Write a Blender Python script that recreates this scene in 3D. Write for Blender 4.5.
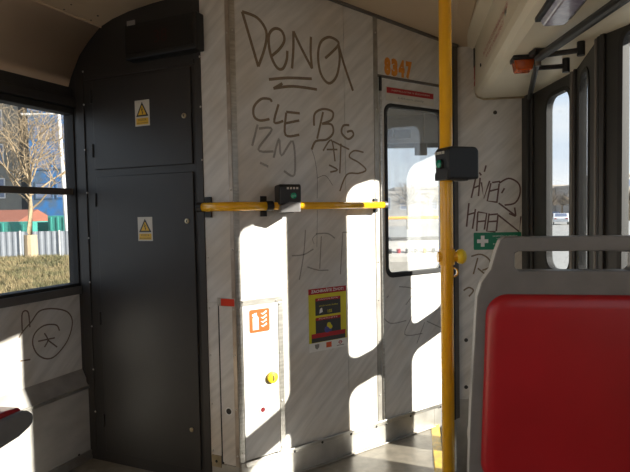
import bpy, bmesh, math, random
from mathutils import Vector, Matrix
from mathutils.geometry import tessellate_polygon
random.seed(7)
S = bpy.context.scene
COL = S.collection
for o in list(bpy.data.objects): bpy.data.objects.remove(o)

# ------------------------------------------------------------------ camera
F, PITCH, ROLL, EYE = 530.0, math.atan(23/530), 0.0185, 1.15
cp, sp, cr, sr = math.cos(PITCH), math.sin(PITCH), math.cos(ROLL), math.sin(ROLL)
FW = Vector((0, cp, -sp)); UP = Vector((0, sp, cp)); RT = Vector((1, 0, 0))
c0 = RT*cr - UP*sr; c1 = RT*sr + UP*cr; c2 = -FW
cam = bpy.data.cameras.new('camera'); cam.sensor_width = 36; cam.sensor_fit = 'HORIZONTAL'
cam.lens = F/630*36; cam.clip_start = .02; cam.clip_end = 2000
camo = bpy.data.objects.new('camera', cam); COL.objects.link(camo)
camo.matrix_world = Matrix(((c0.x, c1.x, c2.x, 0), (c0.y, c1.y, c2.y, 0), (c0.z, c1.z, c2.z, EYE), (0, 0, 0, 1)))
S.camera = camo

# ------------------------------------------------------------------ light
S.view_settings.view_transform = 'Standard'; S.view_settings.look = 'None'
S.view_settings.gamma = 1; S.view_settings.use_curve_mapping = False
S.view_settings.exposure = 0.4
SUN_AZ = Vector((1, -.42)).normalized(); SUN_TAN = .415
sund = Vector((SUN_AZ.x, SUN_AZ.y, SUN_TAN)).normalized()
sl = bpy.data.lights.new('sun', 'SUN'); sl.energy = 13.0; sl.angle = math.radians(.55); sl.color = (1, .93, .82)
so = bpy.data.objects.new('sun', sl); COL.objects.link(so)
so.rotation_euler = sund.to_track_quat('Z', 'Y').to_euler(); so.location = (8, -4, 8)

W = bpy.data.worlds.new('sky'); S.world = W; W.use_nodes = True
nt = W.node_tree; nt.nodes.clear()
def wn(t, **k):
    n = nt.nodes.new(t)
    for a, v in k.items(): setattr(n, a, v)
    return n
wo = wn('ShaderNodeOutputWorld'); bg = wn('ShaderNodeBackground'); bg.inputs[1].default_value = 1.05
tc = wn('ShaderNodeTexCoord'); sx = wn('ShaderNodeSeparateXYZ')
cr1 = wn('ShaderNodeValToRGB')
cr1.color_ramp.elements[0].position = .5; cr1.color_ramp.elements[0].color = (.80, .84, .88, 1)
cr1.color_ramp.elements[1].position = .85; cr1.color_ramp.elements[1].color = (.36, .52, .78, 1)
e = cr1.color_ramp.elements.new(.60); e.color = (.62, .73, .86, 1)
mr = wn('ShaderNodeMapRange'); mr.inputs[1].default_value = -1; mr.inputs[2].default_value = 1
mp = wn('ShaderNodeMapping'); mp.inputs['Scale'].default_value = (1.5, 1.5, 6)
nz = wn('ShaderNodeTexNoise'); nz.inputs['Scale'].default_value = 2.2; nz.inputs['Detail'].default_value = 6
cr2 = wn('ShaderNodeValToRGB'); cr2.color_ramp.elements[0].position = .45; cr2.color_ramp.elements[1].position = .7
mx = wn('ShaderNodeMixRGB'); mx.inputs[2].default_value = (.92, .92, .92, 1)
L = nt.links.new
L(tc.outputs['Generated'], sx.inputs[0]); L(sx.outputs[2], mr.inputs[0]); L(mr.outputs[0], cr1.inputs[0])
L(tc.outputs['Generated'], mp.inputs[0]); L(mp.outputs[0], nz.inputs[0]); L(nz.outputs[0], cr2.inputs[0])
L(cr2.outputs[0], mx.inputs[0]); L(cr1.outputs[0], mx.inputs[1]); L(mx.outputs[0], bg.inputs[0]); L(bg.outputs[0], wo.inputs[0])

# ------------------------------------------------------------------ materials
def mat(name, col, rough=.5, metal=0., col2=None, scale=8., stretch=(1, 1, 1), rot=(0, 0, 0), bump=0., lo=.35, hi=.65,
        detail=6, spec=.5, alpha=None, emit=None, coat=0.):
    m = bpy.data.materials.new(name); m.use_nodes = True
    n = m.node_tree; b = n.nodes['Principled BSDF']
    b.inputs['Base Color'].default_value = (*col, 1); b.inputs['Roughness'].default_value = rough
    b.inputs['Metallic'].default_value = metal; b.inputs['Specular IOR Level'].default_value = spec
    b.inputs['Coat Weight'].default_value = coat
    if col2 is None: col2 = tuple(c*.86 for c in col)
    t = n.nodes.new('ShaderNodeTexCoord'); q = n.nodes.new('ShaderNodeMapping'); z = n.nodes.new('ShaderNodeTexNoise')
    q.inputs['Scale'].default_value = stretch; q.inputs['Rotation'].default_value = rot
    z.inputs['Scale'].default_value = scale; z.inputs['Detail'].default_value = detail
    r = n.nodes.new('ShaderNodeValToRGB')
    r.color_ramp.elements[0].position = lo; r.color_ramp.elements[0].color = (*col2, 1)
    r.color_ramp.elements[1].position = hi; r.color_ramp.elements[1].color = (*col, 1)
    k = n.links.new
    # rotate first, then stretch along the rotated axes
    q0 = n.nodes.new('ShaderNodeMapping'); q0.inputs['Rotation'].default_value = rot; q.inputs['Rotation'].default_value = (0, 0, 0)
    k(t.outputs['Object'], q0.inputs[0]); k(q0.outputs[0], q.inputs[0]); k(q.outputs[0], z.inputs[0])
    k(z.outputs[0], r.inputs[0]); k(r.outputs[0], b.inputs['Base Color'])
    if bump:
        bp = n.nodes.new('ShaderNodeBump'); bp.inputs['Strength'].default_value = bump; bp.inputs['Distance'].default_value = .01
        k(z.outputs[0], bp.inputs['Height']); k(bp.outputs[0], b.inputs['Normal'])
    if alpha is not None: b.inputs['Alpha'].default_value = alpha
    if emit: b.inputs['Emission Color'].default_value = (*col, 1); b.inputs['Emission Strength'].default_value = emit
    return m

def glass(name, tint=(.95, .97, .98), refl=.08, dust=.04):
    m = bpy.data.materials.new(name); m.use_nodes = True; n = m.node_tree; n.nodes.clear(); k = n.links.new
    o = n.nodes.new('ShaderNodeOutputMaterial'); tr = n.nodes.new('ShaderNodeBsdfTransparent'); tr.inputs[0].default_value = (*tint, 1)
    gl = n.nodes.new('ShaderNodeBsdfGlossy'); gl.inputs['Roughness'].default_value = .01
    df = n.nodes.new('ShaderNodeBsdfDiffuse'); df.inputs[0].default_value = (.85, .85, .83, 1)
    a = n.nodes.new('ShaderNodeMixShader'); b = n.nodes.new('ShaderNodeMixShader')
    lw = n.nodes.new('ShaderNodeLayerWeight'); lw.inputs[0].default_value = .5
    p5 = n.nodes.new('ShaderNodeMath'); p5.operation = 'POWER'; p5.inputs[1].default_value = 5
    fr = n.nodes.new('ShaderNodeMath'); fr.operation = 'MULTIPLY_ADD'; fr.inputs[1].default_value = .7; fr.inputs[2].default_value = .02
    k(lw.outputs['Facing'], p5.inputs[0]); k(p5.outputs[0], fr.inputs[0])
    ad = n.nodes.new('ShaderNodeMath'); ad.operation = 'ADD'; ad.inputs[1].default_value = refl; ad.use_clamp = True
    z = n.nodes.new('ShaderNodeTexNoise'); z.inputs['Scale'].default_value = 6
    mu = n.nodes.new('ShaderNodeMath'); mu.operation = 'MULTIPLY'; mu.inputs[1].default_value = dust*2
    k(z.outputs[0], mu.inputs[0]); k(mu.outputs[0], a.inputs[0]); k(tr.outputs[0], a.inputs[1]); k(df.outputs[0], a.inputs[2])
    k(fr.outputs[0], ad.inputs[0]); k(ad.outputs[0], b.inputs[0]); k(a.outputs[0], b.inputs[1]); k(gl.outputs[0], b.inputs[2])
    k(b.outputs[0], o.inputs[0]); return m

M = {}
D45 = (0, math.radians(42), 0)
M['marble'] = mat('marble laminate', (.68, .66, .63), .38, col2=(.53, .515, .49), scale=11, stretch=(.35, 1, 3.0), rot=D45, lo=.32, hi=.64, detail=8)
def stain(m, col, scale, lo, hi, amount):
    n = m.node_tree; b = n.nodes['Principled BSDF']; src = b.inputs['Base Color'].links[0].from_socket; k = n.links.new
    t = n.nodes.new('ShaderNodeTexCoord'); z = n.nodes.new('ShaderNodeTexNoise'); z.inputs['Scale'].default_value = scale; z.inputs['Detail'].default_value = 5
    r = n.nodes.new('ShaderNodeMapRange'); r.inputs[1].default_value = lo; r.inputs[2].default_value = hi; r.inputs[4].default_value = amount
    x = n.nodes.new('ShaderNodeMixRGB'); x.blend_type = 'MULTIPLY'; x.inputs[2].default_value = (*col, 1)
    k(t.outputs['Object'], z.inputs[0]); k(z.outputs[0], r.inputs[0]); k(r.outputs[0], x.inputs[0]); k(src, x.inputs[1]); k(x.outputs[0], b.inputs['Base Color'])
stain(M['marble'], (.84, .73, .58), 2.6, .45, .68, .6)
M['rearwall'] = mat('cream side lining', (.50, .43, .34), .5, scale=4)
M['charcoal'] = mat('charcoal painted steel', (.028, .0255, .024), .42, col2=(.023, .021, .020), scale=5, bump=.03)
M['charcoal_edge'] = mat('charcoal frame paint', (.030, .027, .025), .45, scale=9)
M['black'] = mat('black plastic', (.010, .010, .010), .45, scale=40)
M['black_matte'] = mat('black rubber', (.016, .015, .014), .7, scale=30)
M['doorblack'] = mat('door leaf dark paint', (.028, .027, .024), .5, col2=(.02, .019, .017), scale=6)
M['screen'] = mat('dark acrylic', (.004, .004, .004), .35, scale=12)
M['steel'] = mat('brushed steel', (.55, .53, .49), .38, .85, col2=(.40, .38, .34), scale=14, stretch=(1, 1, 6), bump=.05)
M['steel_dull'] = mat('dull steel', (.42, .40, .36), .5, .7, col2=(.3, .28, .25), scale=12)
M['brass'] = mat('worn brass strip', (.50, .42, .28), .36, .85, col2=(.34, .28, .18), scale=16)
M['strip'] = mat('brown grey metal strip', (.48, .42, .36), .36, .7, col2=(.34, .29, .24), scale=14)
M['screw'] = mat('screw head steel', (.6, .58, .54), .3, .9, scale=50)
M['darkscrew'] = mat('dark screw head', (.05, .045, .04), .45, .4, scale=50)
M['ceil'] = mat('cream ceiling laminate', (.56, .44, .30), .40, col2=(.52, .40, .27), scale=3)
M['cove'] = mat('beige cove panel', (.62, .47, .33), .4, col2=(.58, .43, .30), scale=3)
M['cover'] = mat('ivory cover moulding', (.74, .68, .54), .32, col2=(.69, .63, .49), scale=4)
M['trimdark'] = mat('grey brown trim', (.15, .13, .11), .45, .3, scale=12)
M['floor'] = mat('grey brown floor', (.25, .22, .175), .42, col2=(.18, .16, .13), scale=22, bump=.08)
M['kick'] = mat('kick plate grey metal', (.50, .48, .44), .42, .45, col2=(.36, .345, .31), scale=9, bump=.05)
M['yellow'] = mat('yellow enamel', (.90, .47, .012), .22, col2=(.84, .42, .010), scale=10, coat=.4)
M['yellowbright'] = mat('bright yellow plastic', (.9, .66, .03), .35, scale=20)
M['yellowedge'] = mat('worn yellow nosing', (.74, .48, .05), .45, col2=(.45, .33, .08), scale=30)
M['seatgrey'] = mat('grey seat shell plastic', (.175, .167, .163), .38, col2=(.15, .144, .14), scale=20, bump=.02)
M['red'] = mat('red seat leatherette', (.38, .009, .015), .33, col2=(.33, .007, .012), scale=5, bump=.04)
M['heat'] = mat('grey heater cover', (.44, .42, .385), .5, col2=(.36, .34, .31), scale=7, stretch=(1, 1, 2))
M['ledge'] = mat('dark grey ledge', (.34, .32, .30), .5, col2=(.24, .23, .21), scale=9)
M['sill'] = mat('dark grey sill', (.11, .105, .10), .5, scale=9)
M['green'] = mat('safe green print', (.005, .20, .10), .35, scale=10)
M['white'] = mat('white print', (.80, .79, .76), .45, scale=12)
M['offwhite'] = mat('off white print', (.62, .58, .50), .45, scale=12)
M['redprint'] = mat('red print', (.42, .014, .018), .4, scale=12)
M['redreflection'] = mat('painted red reflection', (.75, .05, .02), .3, scale=12)  # reflected red of the sunlit seat, put into a flat colour
M['orangeprint'] = mat('orange print', (.72, .10, .015), .4, scale=12)
M['numorange'] = mat('orange numerals', (.72, .27, .02), .4, col2=(.6, .2, .02), scale=20)
M['warnyellow'] = mat('warning yellow print', (.80, .48, .02), .4, scale=12)
M['posteryellow'] = mat('poster yellow', (.70, .62, .02), .4, scale=12)
M['posterdark'] = mat('poster dark box', (.045, .045, .042), .4, scale=12)
M['posterblue'] = mat('poster blue', (.09, .10, .35), .4, scale=12)
M['inkgrey'] = mat('faint ink', (.25, .24, .22), .6, scale=12)
M['ink'] = mat('black ink', (.02, .018, .015), .5, scale=12)
M['graf'] = mat('brown marker', (.22, .155, .09), .5, col2=(.27, .19, .12), scale=60, alpha=.75)
M['grafleft'] = mat('rusty marker', (.22, .15, .11), .5, scale=60, alpha=.7)
M['graffaint'] = mat('faded brown marker', (.24, .19, .14), .5, scale=60, alpha=.42)
M['graffine'] = mat('fine pencil marker', (.10, .08, .06), .5, scale=60, alpha=.6)
M['grafdark'] = mat('dark maroon marker', (.16, .085, .07), .5, scale=60, alpha=.85)
M['emerald'] = mat('emerald button', (.0, .26, .15), .2, scale=20, coat=.5)
M['amber'] = mat('amber lens', (.48, .09, .01), .25, scale=30, col2=(.36, .06, .01), coat=.5)
M['lamp_lens'] = mat('ribbed lamp lens', (.30, .28, .36), .18, col2=(.20, .18, .26), scale=40, coat=.6)
M['purplered'] = mat('maroon lock', (.16, .01, .015), .35, scale=20)
M['leddim'] = mat('unlit red led', (.03, .003, .003), .5, scale=60)
M['cabgrey'] = mat('cab lining grey', (.34, .33, .31), .6, scale=5)
M['desk'] = mat('desk light grey', (.60, .58, .54), .5, scale=6)
M['glass'] = glass('clear window glass', refl=.03, dust=.025)
M['cabglass'] = glass('dusty cab door glass', refl=.08, dust=.16)
M['asphalt'] = mat('pale concrete street', (.30, .29, .27), .85, col2=(.24, .23, .215), scale=3)
M['soil'] = mat('dry grass soil', (.22, .18, .09), .95, col2=(.10, .085, .04), scale=3, detail=10)
M['grass'] = mat('dry winter grass', (.22, .17, .085), .9, col2=(.09, .085, .035), scale=1.6, lo=.42, hi=.58)
M['bark'] = mat('tan bark', (.30, .225, .14), .9, col2=(.20, .145, .085), scale=9)
M['fence'] = mat('pale painted fence sheet', (.34, .36, .39), .6, col2=(.30, .315, .345), scale=3)
M['wrap'] = mat('trunk wrap reed', (.40, .30, .19), .9, scale=14)
M['teal'] = mat('teal container paint', (.05, .27, .225), .6, scale=4)
M['render'] = mat('beige render', (.20, .195, .17), .9, scale=2)
M['bluepanel'] = mat('blue facade panel', (.035, .15, .36), .4, col2=(.08, .12, .17), scale=.9, lo=.42, hi=.58)
M['wglass'] = mat('far window glass', (.16, .19, .27), .15, scale=3)
M['roofred'] = mat('red brown roof', (.22, .08, .05), .85, scale=6)
M['postwhite'] = mat('white mast paint', (.58, .57, .55), .5, scale=6)
M['carwhite'] = mat('white car paint', (.75, .75, .74), .25, scale=3, coat=.5)
M['carsilver'] = mat('silver car paint', (.42, .43, .45), .28, .4, scale=3, coat=.5)
M['cardark'] = mat('dark car paint', (.05, .055, .07), .25, scale=3, coat=.5)
M['tyre'] = mat('tyre rubber', (.015, .015, .015), .8, scale=20)
M['farblock'] = mat('far building render', (.40, .36, .32), .9, scale=1)
M['foliage'] = mat('bare twig crown', (.20, .16, .12), .95, scale=2)

# ------------------------------------------------------------------ frames and pixel rays
class Frame:
    """local x runs right along the surface, y goes into the wall, z is up"""
    def __init__(s, p, d):
        s.p = Vector((p[0], p[1], 0)); s.d = Vector((d[0], d[1], 0)).normalized()
        s.n = Vector((-s.d.y, s.d.x, 0))
        s.m = Matrix(((s.d.x, s.n.x, 0, s.p.x), (s.d.y, s.n.y, 0, s.p.y), (0, 0, 1, 0), (0, 0, 0, 1)))
    def at(s, x, y, off=0.):
        """surface coordinates (s, z) of the pixel on the plane y_local = off"""
        r = ray(x, y); q = s.p + s.n*off
        t = (q - CP).dot(s.n)/r.dot(s.n); w = CP + r*t
        return (w - q).dot(s.d), w.z
    def rect(s, x0, y0, x1, y1, off=0.):
        xm, ym = (x0+x1)/2, (y0+y1)/2
        return s.at(x0, ym, off)[0], s.at(x1, ym, off)[0], s.at(xm, y1, off)[1], s.at(xm, y0, off)[1]
CP = Vector((0, 0, EYE))
def ray(x, y):
    u, v = x-315, 236-y
    a, b = u*cr+v*sr, -u*sr+v*cr
    return RT*a + UP*b + FW*F
def on_z(x, y, z):
    r = ray(x, y); t = (z-EYE)/r.z; return CP + r*t
WORLD = Frame((0, 0), (1, 0))

# ------------------------------------------------------------------ mesh builder
class MB:
    def __init__(s): s.v = []; s.f = []
    def add(s, vs, fs):
        k = len(s.v); s.v += [tuple(v) for v in vs]; s.f += [tuple(i+k for i in f) for f in fs]; return s
    def box(s, x0, x1, y0, y1, z0, z1):
        v = [(x, y, z) for z in (z0, z1) for y in (y0, y1) for x in (x0, x1)]
        return s.add(v, [(0, 2, 3, 1), (4, 5, 7, 6), (0, 1, 5, 4), (2, 6, 7, 3), (0, 4, 6, 2), (1, 3, 7, 5)])
    def prism(s, poly, y0, y1):
        """poly in (x, z), extruded along y"""
        n = len(poly); v = [(x, y0, z) for x, z in poly] + [(x, y1, z) for x, z in poly]
        tr = tessellate_polygon([[Vector((x, z, 0)) for x, z in poly]])
        f = [tuple(t) for t in tr] + [tuple(i+n for i in reversed(t)) for t in tr]
        f += [(i, (i+1) % n, (i+1) % n+n, i+n) for i in range(n)]
        return s.add(v, f)
    def prismz(s, poly, z0, z1):
        n = len(poly); v = [(x, y, z0) for x, y in poly] + [(x, y, z1) for x, y in poly]
        tr = tessellate_polygon([[Vector((x, y, 0)) for x, y in poly]])
        f = [tuple(t) for t in tr] + [tuple(i+n for i in reversed(t)) for t in tr]
        f += [(i, (i+1) % n, (i+1) % n+n, i+n) for i in range(n)]
        return s.add(v, f)
    def plate_hole(s, x0, x1, z0, z1, hole, y0, y1):
        """rectangular plate with one hole given as a loop of (x, z)"""
        n = len(hole); cx = sum(p[0] for p in hole)/n; cz = sum(p[1] for p in hole)/n; out = []
        for x, z in hole:
            dx, dz = x-cx, z-cz; t = 1e9
            if dx > 1e-9: t = min(t, (x1-cx)/dx)
            if dx < -1e-9: t = min(t, (x0-cx)/dx)
            if dz > 1e-9: t = min(t, (z1-cz)/dz)
            if dz < -1e-9: t = min(t, (z0-cz)/dz)
            out.append([cx+dx*t, cz+dz*t])
        for X, Z in ((x0, z0), (x1, z0), (x1, z1), (x0, z1)):
            i = min(range(n), key=lambda j: (out[j][0]-X)**2+(out[j][1]-Z)**2); out[i] = [X, Z]
        v = [(x, y0, z) for x, z in hole]+[(x, y0, z) for x, z in out]+[(x, y1, z) for x, z in hole]+[(x, y1, z) for x, z in out]
        f = []
        for i in range(n):
            j = (i+1) % n
            f += [(i, j, n+j, n+i), (2*n+i, 3*n+i, 3*n+j, 2*n+j), (i, 2*n+i, 2*n+j, j), (n+i, n+j, 3*n+j, 3*n+i)]
        return s.add(v, f)
    def ring(s, a, b, y0, y1):
        """band between loop a (inside) and loop b (outside)"""
        n = len(a)
        v = [(x, y0, z) for x, z in a]+[(x, y0, z) for x, z in b]+[(x, y1, z) for x, z in a]+[(x, y1, z) for x, z in b]
        f = []
        for i in range(n):
            j = (i+1) % n
            f += [(i, j, n+j, n+i), (2*n+i, 3*n+i, 3*n+j, 2*n+j), (i, 2*n+i, 2*n+j, j), (n+i, n+j, 3*n+j, 3*n+i)]
        return s.add(v, f)
    def tube(s, path, r, n=12, cap=True):
        P = [Vector(p) for p in path]; R = r if isinstance(r, (list, tuple)) else [r]*len(P)
        up = Vector((0, 0, 1)); vs = []; fs = []
        for i, p in enumerate(P):
            d = (P[min(i+1, len(P)-1)]-P[max(i-1, 0)]).normalized()
            a = d.cross(up)
            if a.length < 1e-3: a = d.cross(Vector((1, 0, 0)))
            a.normalize(); b = d.cross(a)
            vs += [p + (a*math.cos(2*math.pi*k/n)+b*math.sin(2*math.pi*k/n))*R[i] for k in range(n)]
        for i in range(len(P)-1):
            for k in range(n):
                fs.append((i*n+k, i*n+(k+1) % n, (i+1)*n+(k+1) % n, (i+1)*n+k))
        if cap:
            fs += [tuple(range(n-1, -1, -1)), tuple((len(P)-1)*n+k for k in range(n))]
        return s.add(vs, fs)
    def disc(s, x, z, r, y0, y1, n=14, dome=0.):
        """short cylinder standing on a wall, pointing to -y"""
        p = [(x, y1, z), (x, y0, z)]; q = [r, r]
        if dome: p += [(x, y0-dome*.6, z), (x, y0-dome, z)]; q += [r*.75, r*.25]
        vs = []; fs = []
        for (a, b, c), rr in zip(p, q):
            vs += [(a+math.cos(2*math.pi*k/n)*rr, b, c+math.sin(2*math.pi*k/n)*rr) for k in range(n)]
        for i in range(len(p)-1):
            fs += [(i*n+k, i*n+(k+1) % n, (i+1)*n+(k+1) % n, (i+1)*n+k) for k in range(n)]
        fs.append(tuple((len(p)-1)*n+k for k in range(n)))
        return s.add(vs, fs)
    def ribbon(s, pts, w, y, sub=5, smooth=True):
        P = [Vector((a, b)) for a, b in pts]
        if smooth and len(P) > 2:
            Q = []
            for i in range(len(P)-1):
                p0, p1, p2, p3 = P[max(i-1, 0)], P[i], P[i+1], P[min(i+2, len(P)-1)]
                for k in range(sub):
                    t = k/sub
                    Q.append(.5*((2*p1)+(p2-p0)*t+(2*p0-5*p1+4*p2-p3)*t*t+(3*p1-p0-3*p2+p3)*t**3))
            Q.append(P[-1]); P = Q
        vs = []
        for i, p in enumerate(P):
            d = P[min(i+1, len(P)-1)]-P[max(i-1, 0)]
            d = d.normalized() if d.length > 1e-9 else Vector((1, 0))
            q = Vector((-d.y, d.x))*w/2
            vs += [(p.x+q.x, y, p.y+q.y), (p.x-q.x, y, p.y-q.y)]
        return s.add(vs, [(2*i, 2*i+1, 2*i+3, 2*i+2) for i in range(len(P)-1)])
    def mesh(s, name, base=(0, 0, 0)):
        me = bpy.data.meshes.new(name)
        me.from_pydata([(v[0]-base[0], v[1]-base[1], v[2]-base[2]) for v in s.v], [], s.f)
        bm = bmesh.new(); bm.from_mesh(me); bmesh.ops.recalc_face_normals(bm, faces=bm.faces); bm.to_mesh(me); bm.free()
        return me

def rrect(x0, x1, z0, z1, r, n=7):
    r = min(r, (x1-x0)/2, (z1-z0)/2); L = []
    for cx, cz, a in ((x1-r, z1-r, 0), (x0+r, z1-r, 90), (x0+r, z0+r, 180), (x1-r, z0+r, 270)):
        for k in range(n+1):
            t = math.radians(a+90*k/n); L.append((cx+r*math.cos(t), cz+r*math.sin(t)))
    return L

def finish(o, m, bevel=0., smooth=False, seg=2):
    o.data.materials.append(M[m])
    if bevel:
        b = o.modifiers.new('bevel', 'BEVEL'); b.width = bevel; b.segments = seg; b.limit_method = 'ANGLE'; b.angle_limit = math.radians(40)
    if smooth:
        for p in o.data.polygons: p.use_smooth = True
    return o
def tag(o, label=None, cat=None, group=None, kind=None):
    if label: o['label'] = label
    if cat: o['category'] = cat
    if group: o['group'] = group
    if kind: o['kind'] = kind
    return o
class Thing:
    """an Empty at the base of a thing, in a frame"""
    def __init__(s, name, label, cat, fr=WORLD, base=(0, 0, 0), kind=None, group=None):
        s.fr, s.base = fr, base
        s.o = bpy.data.objects.new(name, None); COL.objects.link(s.o); s.o.empty_display_size = .05
        s.o.matrix_world = fr.m @ Matrix.Translation(base); tag(s.o, label, cat, group, kind)
    def part(s, name, mb, m, bevel=0., smooth=False, parent=None, label=None, seg=2):
        o = bpy.data.objects.new(name, mb.mesh(name, s.base)); COL.objects.link(o); o.parent = parent or s.o
        if label: o['label'] = label
        return finish(o, m, bevel, smooth, seg)
    def text(s, name, body, size, x, z, y, m, parent=None, align='CENTER', width=None, rot=0., bold=0.):
        o = text_obj(name, body, size, m, align, width, bold); o.parent = parent or s.o
        o.matrix_local = Matrix.Translation((x-s.base[0], y-s.base[1], z-s.base[2])) @ Matrix.Rotation(-rot, 4, 'Y') @ Matrix.Rotation(math.pi/2, 4, 'X')
        return o
def text_obj(name, body, size, m, align='CENTER', width=None, bold=0.):
    cu = bpy.data.curves.new(name, 'FONT'); cu.body = body; cu.size = size; cu.align_x = align; cu.align_y = 'CENTER'; cu.offset = bold
    cu.resolution_u = 3
    t = bpy.data.objects.new(name, cu); COL.objects.link(t)
    bpy.context.view_layer.update()
    me = bpy.data.meshes.new_from_object(t.evaluated_get(bpy.context.evaluated_depsgraph_get()))
    bpy.data.objects.remove(t)
    if width:
        xs = [v.co.x for v in me.vertices]; w = max(xs)-min(xs)
        for v in me.vertices: v.co.x *= width/w
    me.name = name; me.materials.clear(); me.materials.append(M[m])
    o = bpy.data.objects.new(name, me); COL.objects.link(o); return o
def single(name, mb, m, label, cat, fr=WORLD, base=(0, 0, 0), kind=None, group=None, bevel=0., smooth=False, seg=2):
    o = bpy.data.objects.new(name, mb.mesh(name, base)); COL.objects.link(o); o.matrix_world = fr.m @ Matrix.Translation(base)
    finish(o, m, bevel, smooth, seg); return tag(o, label, cat, group, kind)
def struct(name, mb, m, fr=WORLD, bevel=0., smooth=False, label=None):
    o = single(name, mb, m, label, None, fr, kind='structure', bevel=bevel, smooth=smooth); return o
def sub(parent, name, mb, m, bevel=0., smooth=False, label=None):
    """a part under a plain mesh object that sits in the same frame with base 0"""
    o = bpy.data.objects.new(name, mb.mesh(name)); COL.objects.link(o); o.parent = parent
    if label: o['label'] = label
    return finish(o, m, bevel, smooth)
SCREW = None
def screws(parent, pts, y, r=.0045, m='screw', base=(0, 0, 0), h=.003):
    me = None
    for x, z in pts:
        if me is None:
            me = MB().disc(0, 0, r, -h*.4, 0, 10, h).mesh('screw'); me.materials.append(M[m])
        o = bpy.data.objects.new('screw', me); COL.objects.link(o); o.parent = parent
        o.location = (x-base[0], y-base[1], z-base[2])

# ------------------------------------------------------------------ the plan of the tram's front end
C0 = on_z(92, 458, 0)                         # floor corner of left wall and cabinet
dC = Vector((.918, -.397, 0)).normalized()
FC = Frame(C0, dC)
sK = .825
K = C0 + dC*sK
FP = Frame(K, (.83, .557))
FL = Frame(C0, (.405, .914))
PE = FP.at(452, 300)[0]                       # end of the cab door panel
HS = FP.p + FP.d*(PE+.05) + FP.n*.02
HE = Vector((1.17, 2.905, 0))
FH = Frame(HS, HE-HS); HW = (HE-HS).length
AX = Vector((.174, .985, 0))                  # tram axis
def ceil_z(s): return 2.165 - s/(PE+.05)*.125  # top of the front panels along FP

# --- floor
e0 = on_z(431, 429, 0); e1 = on_z(434.6, 472, 0); ed = (e1-e0).normalized()
eb = e0 + ed*1.1
mb = MB()
far = FP.p + FP.d*((e0-FP.p).dot(FP.d))
poly = [(C0.x, C0.y), (C0.x-.9*.405-.05, C0.y-.9*.914), (-1.6, .9), (-2.6, -4.6), (.6, -4.6), (1.0, 1.3), (1.1, 1.38), (eb.x+.012, eb.y), (far.x+.02, far.y), (K.x, K.y)]
mb.prismz(poly, -.06, 0)
struct('floor', mb, 'floor')
# stair well
mb = MB(); a = ed; q = Vector((-a.y, a.x, 0));
if q.x < 0: q = -q
mb.prismz([(e0.x+.04, e0.y+.3), (1.35, 3.0), (1.35, 1.3), (eb.x, eb.y)], -.42, -.36)
struct('floor_step', mb, 'floor')
F_ED = Frame(e0, ed)
mb = MB().box(-.12, 1.1, -.045, 0, -.025, .004) if F_ED.n.x < 0 else MB().box(-.12, 1.1, 0, .045, -.025, .004)
single('step_nosing', mb, 'yellowedge', 'worn yellow nosing along the edge of the door step', 'step edge', F_ED, bevel=.004)
mb = MB().box(-.3, 1.1, -.03, -.012, -.40, -.026) if F_ED.n.x < 0 else MB().box(-.3, 1.1, .012, .03, -.40, -.026)
struct('wall_riser', mb, 'kick', F_ED)

# --- cabinet with curved top
arch_px = [(66, 108), (67, 92), (71, 77), (79, 56), (88, 42), (100, 27), (112, 19), (128, 11.5), (150, 4), (175, -3), (203, -10)]
arch = [FC.at(x, y) for x, y in arch_px]
sCE = FC.at(206, 250)[0]                      # right edge of the charcoal cabinet
arch[-1] = (sCE, arch[-1][1])
body = [(-.075, arch[0][1]-.02)] + arch[:6] + [(s_, z_+.06) for s_, z_ in arch[6:]] + [(sCE, 0), (0, 0), (0, .33), (-.075, .33)]
T = Thing('electrical_cabinet', 'tall charcoal steel electrical cabinet with two doors beside the left window', 'cabinet', FC)
T.part('body', MB().prism(body, 0, .34), 'charcoal')
def cab_door(x0, x1, z0, z1, lockz, hz):
    d = T.part('door', MB().box(x0, x1, -.009, .002, z0, z1), 'charcoal', bevel=.003)
    for z in hz:
        T.part('hinge', MB().tube([(x0-.006, -.010, z-.03), (x0-.006, -.010, z+.03)], .0055, 8), 'black', parent=d)
    lk = T.part('lock', MB().disc(x1-.035, lockz, .011, -.0125, -.009, 14, .002), 'brass', parent=d)
    T.part('keyhole', MB().box(x1-.0375, x1-.0325, -.0155, -.0145, lockz-.005, lockz+.005), 'black', parent=d)
    return d
a0, a1, b0, b1 = FC.rect(94.5, 74, 192.5, 167)
cab_door(a0, a1, b0, b1, FC.at(186, 116)[1], [FC.at(96, 151)[1], b1-.07])
a0, a1, _, b1 = FC.rect(102.5, 174, 198, 450)
cab_door(a0, a1, .055, b1, FC.at(189, 221)[1], [FC.at(98, 200)[1], FC.at(103, 318)[1], .2])
lz = FC.at(194, 429)
T.part('lower_lock', MB().disc(lz[0]-.004, lz[1], .010, -.0125, -.009, 14, .002), 'brass')
sl0 = FC.at(91, 250)[0]
T.part('frame_strip', MB().box(sl0-.055, sl0-.008, -.006, .002, .02, FC.at(85, 70)[1]), 'charcoal_edge', bevel=.002)
sr0 = FC.at(199.5, 250)[0]
T.part('frame_strip', MB().box(sr0+.004, sCE, -.006, .002, .02, arch[-1][1]-.01), 'charcoal_edge', bevel=.002)
T.part('frame_strip', MB().box(sl0, sr0, -.005, .002, FC.at(143, 71.5)[1], FC.at(143, 67.5)[1]), 'charcoal_edge', bevel=.001)
screws(T.o, [FC.at(x, y) for x, y in ((84, 72), (85, 105), (86, 150), (88.5, 193), (90, 238), (91, 282), (93, 326), (94.5, 369), (96.5, 411))], -.006)
screws(T.o, [FC.at(x, y) for x, y in ((200.5, 57), (201.5, 107), (203, 160))], -.006)
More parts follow.
